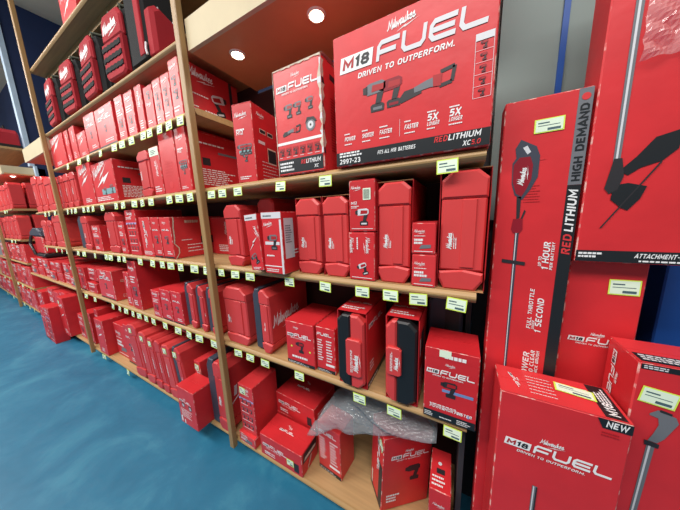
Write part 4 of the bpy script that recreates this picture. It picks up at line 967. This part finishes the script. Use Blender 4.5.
# far unit
g = 'cases and cartons on the far unit'
LV = {1.97: ('top', ((-6.98, -6.74), (-7.30, -7.02), (-7.62, -7.34), (-7.98, -7.66), (-8.34, -8.02)), .45),
      1.44: ('fourth', ((-7.00, -6.74), (-7.38, -7.04), (-7.74, -7.42), (-8.09, -7.78), (-8.46, -8.18)), .43),
      1.02: ('third', ((-7.02, -6.76), (-7.42, -7.06), (-7.82, -7.46), (-8.09, -7.86), (-8.62, -8.20), (-9.02, -8.66)), .34),
      .55: ('second', ((-7.02, -6.74), (-7.42, -7.06), (-7.84, -7.46), (-8.30, -7.88), (-8.80, -8.34), (-9.34, -8.84), (-9.9, -9.4)), .40),
      .12: ('bottom', ((-7.08, -6.78), (-7.46, -7.12), (-7.88, -7.50), (-8.34, -7.92), (-8.84, -8.38), (-9.4, -8.9), (-10.0, -9.45), (-10.6, -10.05)), .36)}
for z, (nm, lst, hh) in LV.items():
    for i, (a, b_) in enumerate(lst):
        k = 'case' if z > 1.3 else 'carton'
        put(k, a, b_, .02 if z > .2 else .01, .15 if (i == 0 and z > 1.3) else .36, z, hh-.012-.02*(i % 2), 'r' if k == 'case' else 'stft'[i % 4], 'red %s on the %s board of the far unit, %s from its right end' % ('hard case' if k == 'case' else 'carton', nm, ORD[i]), g)
    if z > 1.3: put('case', lst[0][0], lst[0][1], .20, .17, z, hh, 'r', 'red hard case behind the end case, %s board of the far unit' % nm, g)
# red bag high on the far unit and small bags under it
def soft_bag(x, y, z, w, d, h, label):
    t = thing('tool_bag', label, 'bag', (x, y, z), 0, 'bags on the far unit')
    b = MB(); b.prism([(-w/2, .0), (w/2, 0), (w/2, h*.8), (w/2-.05, h), (-w/2+.05, h), (-w/2, h*.8)], -d/2, d/2, 'fabric_red', .02); b.build('bag_body', t)
    b = MB(); b.box(-w/2-.006, w/2+.006, -d/2-.006, d/2+.006, 0, h*.18, 'fabric_black'); b.build('bag_base', t)
    b = MB(); b.tube([(-w*.25, 0, h-.01), (-w*.2, 0, h+.06), (w*.2, 0, h+.06), (w*.25, 0, h-.01)], .012, 'fabric_black'); b.build('handle', t)
soft_bag(-6.98, .16, 2.981, .40, .24, .30, 'red tool bag with black base high on the far unit')
soft_bag(-7.46, .16, 2.981, .40, .24, .28, 'second red tool bag left of the first, high on the far unit')
# grey lidded box with a black strap
t = thing('tool_bag', 'red tool bag with dark grey domed lid and black strap on the small cartons', 'bag', (-5.86, .20, 1.180), 0)
b = MB(); b.box(-.24, .22, -.14, .14, .05, .33, 'card_b', ch=.02); b.build('bag_body', t)
b = MB(); b.prism([(-.36, .33), (.30, .33), (.28, .40), (.12, .455), (-.14, .455), (-.32, .40)], -.16, .16, 'slate', .015); b.build('lid', t)
b = MB(); b.box(-.26, .26, -.16, .16, 0, .05, 'black', ch=.01); b.build('base', t)
b = MB(); b.tube([(-.34, -.15, .33), (-.34, -.175, .2), (-.22, -.175, .1), (-.2, -.165, .03)], .018, 'black'); b.build('strap', t)

# carton high up on the top board
put('carton', -3.28, -2.92, .10, .25, 3.281, .42, 'p', 'red carton on the very top board above the backpacks', 'high carton')

# ------------------------------------------------------------------ backpacks
def backpack(x, y, z, rz, label, w=.335, d=.20, h=.475, src=[None]):
    if src[0]:
        s = src[0]; t = s.copy(); C.objects.link(t); t.location = (x, y, z); t.rotation_euler = (0, 0, rz); t['label'] = label
        for ch in s.children:
            c = ch.copy(); C.objects.link(c); c.parent = t
            for g in ch.children:
                e = g.copy(); C.objects.link(e); e.parent = c
        return t
    t = thing('tool_backpack', label, 'backpack', (x, y, z), rz, 'red and black backpacks on the top shelf'); src[0] = t
    b = MB(); b.prism([(-w/2, .02), (-w/2+.03, 0), (w/2-.03, 0), (w/2, .02), (w/2-.005, h*.8), (w/2-.05, h), (-w/2+.05, h), (-w/2+.005, h*.8)], -d/2+.03, d/2, 'fabric_black', .02); b.build('pack_body', t)
    b = MB(); W = w/2-.03
    b.prism([(-W, h*.62), (W, h*.62), (W-.004, h*.88), (W-.04, h*.975), (-W+.04, h*.975), (-W+.004, h*.88)], -d/2, -d/2+.035, 'fabric_red', .012); fp = b.build('front_pocket', t)
    b = MB(); b.prism([(-W, h*.14), (-W+.03, h*.1), (W-.03, h*.1), (W, h*.14), (W, h*.6), (-W, h*.6)], -d/2-.012, -d/2+.035, 'fabric_red', .01); lp = b.build('lower_pocket', t)
    for k in range(3):
        b = MB(); z0 = h*(.20+.135*k); n = 10
        for i in range(n):
            a0, a1 = -W+.012+(2*W-.024)*i/n, -W+.012+(2*W-.024)*(i+1)/n
            b.box(a0, a1, -d/2-.017, -d/2-.008, z0+.004*(i % 2), z0+h*.06+.004*(i % 2), 'fabric_black')
        b.build('webbing_strip', lp)
    b = MB(); F = Face((-W, -d/2, 0), (1, 0, 0), (0, 0, 1)); script(b, F, W*.25, h*.72, W*1.5, rot=8, wt=.5); b.build('logo', fp)
    for s in (-1, 1):
        b = MB(); b.tube([(s*.07, -d/2+.05, h*.97), (s*.075, -d/2+.04, h+.025), (s*.09, -d/2+.10, h+.035), (s*.1, d/2-.02, h*.98)], .011, 'webbing'); b.build('shoulder_strap', t)
    b = MB(); b.tube([(-.04, 0, h-.01), (-.03, 0, h+.035), (.03, 0, h+.035), (.04, 0, h-.01)], .009, 'fabric_black'); b.build('handle', t)
    b = MB(); b.box(w/2-.004, w/2+.012, -.03, .05, h*.12, h*.42, 'fabric_black', ch=.006); b.build('side_pocket', t)
    b = MB(); b.tube([(w/2+.002, -.04, h*.55), (w/2+.005, -.035, h*.5), (w/2+.005, -.03, h*.44)], .004, 'webbing'); b.build('side_clip', t)
    return t
for i, x in enumerate((-3.80, -3.26, -2.74, -2.25)):
    backpack(x, .135, 2.652, R((-3, 2, -2, 3)[i]), 'red and black backpack with white script, %s on the top shelf' % ('leftmost', 'second from the left', 'third from the left', 'fourth from the left')[i])
t = thing('tool_backpack', 'black backpack turned sideways with a plain red pocket, beside the near post', 'backpack', (-1.86, .15, 2.652), R(90))
w, d, h = .28, .24, .50
b = MB(); b.prism([(-w/2, .02), (-w/2+.03, 0), (w/2-.03, 0), (w/2, .02), (w/2-.005, h*.8), (w/2-.05, h), (-w/2+.05, h), (-w/2+.005, h*.8)], -d/2+.03, d/2, 'fabric_black', .02); b.build('pack_body', t)
b = MB(); b.prism([(-.125, .03), (-.10, .01), (.10, .01), (.125, .04), (.125, .19), (.10, .225), (-.09, .30), (-.125, .27)], -d/2-.05, -d/2+.04, 'fabric_red', .02); b.build('front_pocket', t)
b = MB(); b.box(-w/2-.004, -w/2+.012, -.075, -.02, .04, .46, 'fabric_red', ch=.004); b.build('side_panel', t)
b = MB(); b.tube([(-.04, -d/2+.02, .31), (-.02, -d/2+.01, .28), (.03, -d/2+.01, .285), (.04, -d/2+.02, .31)], .004, 'grey_ink'); b.tube([(-.04, -d/2+.02, .31), (-.045, -d/2+.02, .34)], .004, 'grey_ink'); b.build('side_clip', t)
b = MB(); b.tube([(-.135, -.09, .10), (-.142, -.095, .06), (-.14, -.1, .03)], .006, 'grey_ink'); b.build('buckle', t)

# ------------------------------------------------------------------ right bay, bottom shelf
g = 'cartons on the right bay bottom shelf'
put('carton', -1.31, -1.15, .0, .24, .121, .072, 'n', 'flat red carton underneath the carton with rows of tool pictures', g, rot=-2)
def wide_box(x0, x1, y0, d, z, h, rz, rx, label, opened=False, st=False):
    w = x1-x0
    t = thing('tool_carton', label, 'carton', ((x0+x1)/2, y0+d/2, z), R(rz), g, 0, R(rx))
    b = MB(); b.box(-w/2, w/2, -d/2, d/2, 0, h, 'card', ch=.003); b.build('carton_body', t)
    F = front(w, d, h); b = MB(); wordmark(b, F, w*.06, h*.5, w*.6, scr=False); b.build('logo', t)
    b = MB(); lines(b, F, w*.1, h*.1, w*.3, h*.2, 2); rect(b, F, w*.82, h*.1, w*.93, h*.5, 'dark_ink'); script(b, F, w*.1, h*.18, w*.14); b.build('small_print', t)
    flaps(w, d, h, 'card', t)
    b = MB(); T = top(w, d, h+.002); script(b, T, w*.42, d*.72, w*.14, rot=-20); wordmark(b, T, w*.3, d*.45, w*.35, scr=False, tagline=False); b.build('top_print', t)
    b = MB(); Rr = right(w, d, h)
    if opened:
        b.poly([Rr.at(.01, h*.55, 3), Rr.at(d*.9, h*.55, 3), Rr.at(d*.95, h*.95, 3), Rr.at(.02, h*.95, 3)], 'dark_ink'); b.poly([Rr.at(.02, h*.62, 4), Rr.at(d*.85, h*.6, 4), Rr.at(d*.85, h*.72, 4), Rr.at(.03, h*.75, 4)], 'torn')
        b.poly([Rr.at(d*.3, h*.1, 4), Rr.at(d*.36, h*.1, 4), Rr.at(d*.6, h*.5, 4), Rr.at(d*.5, h*.5, 4)], 'torn')
    else: lines(b, Rr, d*.15, h*.15, d*.6, h*.5, 4)
    b.build('end_print', t)
    if st: b = MB(); tag_mesh(b, F, w*.66, h*.25, .055, .045, 2); b.build('price_sticker', t)
wide_box(-1.105, -.765, .005, .165, .121, .155, 0, 0, 'low red carton lying at the shelf front with a price tag', True, True)
wide_box(-1.13, -.80, .195, .24, .121, .148, 0, 0, 'red carton at the bottom of the stack behind the low carton')
wide_box(-1.125, -.78, .19, .25, .271, .155, -3, 0, 'red carton with wordmark on top of the stack behind the low carton')
t = put('carton', -.705, -.54, .10, .15, .121, .32, 'L', 'red carton with columns of print under the crumpled bubble wrap', g, rot=-6)
# big wordmark carton set at an angle
def angled():
    w, d, h = .27, .15, .45
    t = thing('tool_carton', 'red carton set at an angle with large wordmark and price tag, right bay bottom shelf', 'carton', (-.245, .204, .128), R(40), g, R(2), R(1.5))
    b = MB(); b.box(-w/2, w/2, -d/2, d/2, 0, h, 'card', ch=.003); b.build('carton_body', t); flaps(w, d, h, 'card', t)
    F = front(w, d, h); L = left(w, d, h)
    b = MB(); wordmark(b, F, w*.16, h*.70, w*.78, scr=True); b.build('logo', t)
    b = MB(); wordmark(b, L, d*.55, h*.92, h*.5, rot=-90, scr=False, tagline=False); b.build('side_logo', t)
    b = MB(); drill(b, F, w*.62, h*.36, h*.22, c1='dark_ink', c2='dark_ink'); b.build('product_picture', t)
    b = MB(); lines(b, F, w*.1, h*.1, w*.3, h*.12, 3, th=.6); rect(b, L, .002, .002, d-.01, .02, 'band'); rect(b, L, d*.1, h*.05, d*.2, h*.25, 'torn'); rect(b, L, d*.7, .02, d-.003, h*.6, 'dark_ink', .5); b.build('small_print', t)
    b = MB(); tag_mesh(b, L, d*.62, h*.86, .055, .045, -38); b.build('price_sticker', t)
angled()
t = thing('tool_carton', 'narrow red carton with black and white edge at the right end of the bottom shelf', 'carton', (-.028, .105, .121), R(2), g)
w, d, h = .085, .19, .385
b = MB(); b.box(-w/2, w/2, -d/2, d/2, 0, h, 'card', ch=.003); b.build('carton_body', t)
F, T, L = front(w, d, h), top(w, d, h), left(w, d, h)
b = MB(); script(b, F, w*.2, h*.8, w*.6); disc(b, T, w*.45, d*.62, .008, 'grey_ink'); lines(b, T, w*.1, .015, w*.8, .05, 3); b.build('logo', t)
b = MB(); rect(b, T, w*.3, d*.38, w*.7, d*.5, 'dark_ink'); drill(b, F, w*.5, h*.4, h*.2); b.build('product_picture', t)
b = MB(); rect(b, L, d*.80, .002, d-.002, h-.002, 'band'); rect(b, L, d*.86, .01, d*.9, h*.95, 'grey_ink', 2); rect(b, L, d*.5, .0, d*.8, .03, 'band'); b.build('edge_band', t)

# crumpled bubble wrap over the cartons
def bubble():
    nu, nv = 44, 22; vs = []
    EB = [(-.75, .385), (-.62, .47), (-.52, .52), (-.40, .555), (-.28, .60), (-.16, .66), (-.05, .70)]
    rnd = random.Random(5); ph = [(rnd.uniform(8, 34), rnd.uniform(6, 22), rnd.uniform(0, 6), rnd.uniform(.2, 1)) for _ in range(9)]
    for i in range(nu+1):
        u = i/nu; s = u*(len(EB)-1); k = min(int(s), len(EB)-2); f = s-k
        x = EB[k][0]*(1-f)+EB[k+1][0]*f; zb = EB[k][1]*(1-f)+EB[k+1][1]*f; zt = .62+.17*min(1, u*2.2)
        for j in range(nv+1):
            v = j/nv
            cr = sum(a*math.sin(p*u+q*v+r+2*math.sin(3*v+r)) for p, q, r, a in ph)*.0032
            X = x+(.10*v if u < .3 else .0)*(1-u/.3 if u < .3 else 0)+.04*v*(1-u); Z = zb+(zt-zb)*(v**.8)+cr
            Y = .055+.20*v-.03*math.sin(PI*v)+cr*1.5
            vs.append((X, Y, min(Z, .815)))
    fs = [(i*(nv+1)+j, (i+1)*(nv+1)+j, (i+1)*(nv+1)+j+1, i*(nv+1)+j+1) for i in range(nu) for j in range(nv)]
    b = MB(); b.raw(vs, fs, 'bubble_film'); o = b.build('bubble_wrap', smooth=True); tag(o, 'crumpled clear bubble wrap stuffed over cartons under the lower middle shelf', 'bubble wrap')
    md = o.modifiers.new('s', 'SOLIDIFY'); md.thickness = .003
bubble()

# ------------------------------------------------------------------ the tall cartons at the right
g = 'tall cartons beside the shelves'
X0, X1 = .098, .290; w, d, h = X1-X0, .07, 1.975
t = thing('tall_carton', 'tall red carton with a string trimmer picture, directly right of the shelves', 'carton', ((X0+X1)/2, .05+d/2, .001), 0, g)
b = MB(); b.box(-w/2, w/2, -d/2, d/2, 0, h, 'card', ch=.003); b.build('carton_body', t)
F = front(w, d, h); F.at0 = F.at
b = MB(); rect(b, F, w-.030, 1.725, w-.001, h-.002, 'mid_grey', 1); text(b, F, 'HIGH DEMAND', w-.006, 1.735, .018, 'band', 90, bold=.03, width=.20, lay=2); disc(b, F, w-.015, 1.952, .009, 'card_c', 2); b.build('grey_band', t)
b = MB(); rect(b, F, w-.030, .004, w-.001, 1.724, 'band', 1); text(b, F, 'RED', w-.006, 1.525, .019, 'card_c', 90, it=.2, bold=.03, width=.058, lay=2); text(b, F, 'LITHIUM', w-.006, 1.592, .019, 'white', 90, it=.2, bold=.03, width=.118, lay=2); b.build('black_band', t)
b = MB()
text(b, F, 'UP TO', .125, 1.485, .008, 'white', 90, it=.2); text(b, F, '1 HOUR', .142, 1.475, .016, 'white', 90, it=.2, bold=.02, width=.085); text(b, F, 'PER BATTERY', .152, 1.475, .007, 'white', 90, it=.2, width=.085)
text(b, F, 'FULL THROTTLE', .117, 1.275, .011, 'white', 90, it=.2, width=.135); text(b, F, 'UNDER', .126, 1.275, .007, 'white', 90, it=.2); text(b, F, '1 SECOND', .143, 1.265, .016, 'white', 90, it=.2, bold=.02, width=.115)
text(b, F, 'POWER', .122, 1.09, .016, 'white', 90, it=.2, bold=.02, width=.1); text(b, F, 'TO CLEAR', .136, 1.11, .011, 'white', 90, it=.2, width=.09); text(b, F, 'THICK BRUSH', .147, 1.11, .008, 'white', 90, it=.2, width=.09)
lines(b, F, .065, 1.68, .04, .055, 7, 'card_print', th=.3); lines(b, F, .05, 1.80, .07, .01, 1, 'card_c', th=.4)
b.build('feature_print', t)
b = MB(); K = lambda pts, mt, l=1.6: b.poly([F.at(x_-X0, z_, l) for x_, z_ in pts], mt)
K([(.132, 1.842), (.144, 1.866), (.182, 1.842), (.192, 1.815), (.192, 1.755), (.178, 1.720), (.160, 1.690), (.140, 1.705), (.130, 1.74), (.128, 1.80), (.136, 1.815)], 'slate')
K([(.150, 1.842), (.160, 1.847), (.170, 1.828), (.162, 1.822)], 'grey_ink', 2.2)
K([(.132, 1.745), (.131, 1.795), (.144, 1.815), (.170, 1.815), (.178, 1.79), (.177, 1.75), (.168, 1.722), (.157, 1.700), (.143, 1.71)], 'deep_red', 2)
K([(.146, 1.70), (.157, 1.70), (.158, 1.635), (.150, 1.63)], 'dark_ink')
K([(.142, 1.632), (.166, 1.632), (.168, 1.60), (.162, 1.588), (.145, 1.588), (.139, 1.60)], 'deep_red', 2)
K([(.160, 1.63), (.165, 1.63), (.172, 1.655), (.168, 1.66)], 'dark_ink')
K([(.150, 1.588), (.160, 1.588), (.163, .90), (.156, .90)], 'slate'); K([(.152, 1.588), (.1545, 1.588), (.159, .90), (.157, .90)], 'grey_ink', 2.2)
K([(.122, 1.503), (.183, 1.496), (.183, 1.485), (.122, 1.492)], 'dark_ink', 3)
b.build('product_picture', t)
b = MB(); script(b, F, .158-X0, 1.735, .055, rot=84, wt=.45, lay=2.5); b.build('logo', t)
b = MB(); tag_mesh(b, F, .172-X0, 1.876, .066, .037, 1); b.build('price_sticker', t)

# attachment carton high at the right
X0 = .297; w, d, h = .34, .10, .99
t = thing('attachment_carton', 'large red carton with a rubber paddle picture and loose plastic wrap, upper right', 'carton', (X0+w/2, .05+d/2, 1.507), 0, g)
b = MB(); b.box(-w/2, w/2, -d/2, d/2, 0, h, 'card', ch=.003); b.build('carton_body', t)
F = front(w, d, h); K = lambda pts, mt, l=1.6: b.poly([F.at(x_-X0, z_-1.512, l) for x_, z_ in pts], mt)
b = MB()
K([(.344, 1.77), (.357, 1.77), (.352, 2.49), (.336, 2.49)], 'mid_grey'); K([(.348, 1.77), (.352, 1.77), (.346, 2.49), (.341, 2.49)], 'grey_ink', 2.2)
K([(.335, 1.715), (.345, 1.79), (.36, 1.79), (.368, 1.745), (.36, 1.71), (.345, 1.70)], 'dark_ink', 2.6)
K([(.358, 1.758), (.385, 1.79), (.412, 1.832), (.455, 1.845), (.452, 1.80), (.43, 1.775), (.395, 1.762), (.375, 1.745)], 'band', 2)
K([(.352, 1.722), (.378, 1.726), (.412, 1.715), (.404, 1.685), (.385, 1.655), (.372, 1.662), (.35, 1.685)], 'band', 2.4)
K([(.338, 1.610), (.3405, 1.608), (.430, 1.772), (.427, 1.774)], 'dark_ink', 3)
b.build('product_picture', t)
b = MB(); rect(b, F, .001, .002, w-.001, .034, 'band'); lines(b, F, .006, .012, .06, .018, 2, lay=2, th=.6); text(b, F, 'ATTACHMENT-ONLY', .116, .016, .012, it=.2, bold=.03, width=.104, lay=2); lines(b, F, .125, .004, .09, .009, 1, lay=2); b.build('black_band', t)
b = MB(); nu, nv = 30, 26; rnd = random.Random(3); ph = [(rnd.uniform(10, 60), rnd.uniform(10, 60), rnd.uniform(0, 6)) for _ in range(8)]
vs = []
for i in range(nu+1):
    for j in range(nv+1):
        u, v = i/nu, j/nv; x_ = .358+.25*u; z_ = 2.008+.03*(1-u)*0+.25*v+.012*u
        vs.append((x_-X0-w/2, -d/2-.006-.006*abs(sum(math.sin(a*u*.6+c*v*.4+e+2*math.sin(5*u+e)) for a, c, e in ph))/2.2, z_-1.512))
b.raw(vs, [(i*(nv+1)+j, (i+1)*(nv+1)+j, (i+1)*(nv+1)+j+1, i*(nv+1)+j+1) for i in range(nu) for j in range(nv)], 'wrap_film'); b.build('plastic_wrap', t)

# wordmark carton under it
w, d, h = .163, .15, 1.502
t = thing('tall_carton', 'plain tall red carton with wordmark and price tag, beneath the paddle carton', 'carton', (.302+w/2, .09+d/2, .001), 0, g)
b = MB(); b.box(-w/2, w/2, -d/2, d/2, 0, h, 'card', ch=.003); b.build('carton_body', t)
F = front(w, d, h); b = MB(); wordmark(b, F, .018, 1.243, .142, scr=True, lay=1.5); b.build('logo', t)
b = MB(); tag_mesh(b, F, .090, 1.405, .064, .046, 1); b.build('price_sticker', t)

# blue carton
w, d, h = .30, .10, 1.75
t = thing('tall_carton', 'plain blue carton at the far right behind the red ones', 'carton', (.60+w/2-.004, .28+d/2, .001), 0)
b = MB(); b.box(-w/2, w/2, -d/2, d/2, 0, h, 'blue_card', ch=.004); b.build('carton_body', t); flaps(w, d, h, 'blue_card', t)

# front carton G
w, d, h = .270, .135, 1.13
t = thing('tall_carton', 'tall red carton in front marked NEW, with large wordmark and yellow price tag', 'carton', (.128+w/2, -.10+d/2, .001), 0, g)
b = MB(); b.box(-w/2, w/2, -d/2, d/2, 0, h, 'card', ch=.003); b.build('carton_body', t)
for k in (0, 1):
    b = MB(); y0 = -d/2+.001 if k == 0 else .001; b.box(-w/2+.001, w/2-.001, y0, y0+d/2-.002, h, h+.0015, 'card_c'); b.build('top_flap', t)
F = front(w, d, h); T = top(w, d, h+.0015)
b = MB(); wordmark(b, F, .02, .957, .232, scr=True); b.build('logo', t)
b = MB(); b.poly([F.at(.205, h-.001, 2), F.at(.217, h-.028, 2), F.at(w-.001, h-.028, 2), F.at(w-.001, h-.001, 2)], 'band'); text(b, F, 'NEW', .222, h-.022, .017, bold=.04, width=.038, lay=3, it=.1); b.build('new_label', t)
b = MB(); lines(b, F, .217, h-.052, .05, .016, 2, 'card_print', th=.5); lines(b, T, .075, .02, .06, .09, 6, th=.15, ragged=False); wordmark(b, T, .03, .1, .07, rot=-75, scr=True, tagline=False); b.build('small_print', t)
b = MB(); rect(b, T, w-.048, .004, w-.008, d-.004, 'band'); rect(b, T, w-.075, .07, w-.052, .1, 'grey_ink'); text(b, T, 'M18', w-.018, .012, .02, rot=90, bold=.03, lay=2.5); lines(b, T, w-.014, .06, .06, .026, 4, rot=90, lay=2, th=.6); b.build('black_band', t)
b = MB(); P = lambda x_: x_; b.poly([F.at(.098, .845, 2), F.at(.110, .845, 2), F.at(.110, .2, 2), F.at(.098, .2, 2)], 'mid_grey'); b.poly([F.at(.100, .843, 2.6), F.at(.103, .843, 2.6), F.at(.103, .2, 2.6), F.at(.100, .2, 2.6)], 'grey_ink'); b.poly([F.at(.1065, .843, 2.6), F.at(.110, .843, 2.6), F.at(.110, .2, 2.6), F.at(.1065, .2, 2.6)], 'dark_ink'); b.build('product_picture', t)
b = MB(); tag_mesh(b, T, .140, .065, .085, .04, -8, lay=3); b.build('price_sticker', t)

# right front carton H
w, d, h = .26, .13, 1.278
t = thing('tall_carton', 'red carton with a grey pole saw head picture at the right edge', 'carton', (.407+w/2, -.055+d/2, .001), 0, g, R(0))
b = MB(); b.box(-w/2, w/2, -d/2, d/2, 0, h, 'card', ch=.003); b.build('carton_body', t); flaps(w, d, h, 'card_c', t)
F = front(w, d, h); L = left(w, d, h); T = top(w, d, h+.002)
b = MB(); wordmark(b, L, .03, h-.02, .16, rot=-90, scr=True, tagline=False); b.build('side_logo', t)
b = MB(); rect(b, T, .005, .004, w-.004, .045, 'band'); lines(b, T, .012, .01, .09, .03, 3, 'grey_ink', lay=2, th=.6); rect(b, F, .004, h-.016, .09, h-.002, 'band'); lines(b, F, .008, h-.014, .06, .01, 2, 'grey_ink', lay=2, th=.6); b.build('black_band', t)
K = lambda pts, mt, l=1.6: b.poly([F.at(x_-.407, z_, l) for x_, z_ in pts], mt)
b = MB()
K([(.440, 1.147), (.452, 1.160), (.465, 1.156), (.482, 1.150), (.488, 1.135), (.480, 1.110), (.472, 1.085), (.462, 1.068), (.446, 1.070), (.452, 1.090), (.458, 1.120), (.455, 1.138), (.440, 1.142)], 'mid_grey', 2)
K([(.440, 1.070), (.466, 1.066), (.466, 1.054), (.442, 1.056)], 'dark_ink', 2.4)
K([(.446, 1.056), (.460, 1.055), (.452, .70), (.440, .70)], 'mid_grey'); K([(.449, 1.056), (.453, 1.056), (.446, .70), (.443, .70)], 'grey_ink', 2.4)
K([(.455, 1.163), (.475, 1.158), (.475, 1.152), (.455, 1.156)], 'dark_ink', 2.4)
b.build('product_picture', t)
b = MB(); tag_mesh(b, F, .008, 1.175, .062, .044, -7); b.build('price_sticker', t)

# grey case deep at the right end of the lower middle shelf, and the list carton by the big case
put('carton', -1.860, -1.640, -.10, .155, .121, .315, 'c', 'red carton with circular saw print and list, front of the bottom shelf', 'cases and cartons on the bottom shelf')
t = thing('grey_case', 'dark grey case behind the wordmark carton at the lower middle shelf end', 'tool case', (-.045, .33, .870), 0)
b = MB(); b.prism([(-.07, .03), (-.04, 0), (.04, 0), (.07, .03), (.07, .40), (.04, .44), (-.04, .44), (-.07, .40)], -.13, .13, 'slate', .008); b.build('case_body', t)
b = MB(); b.box(0.0, .055, -.134, -.1305, .02, .42, 'dark_side'); b.build('front_strip', t)
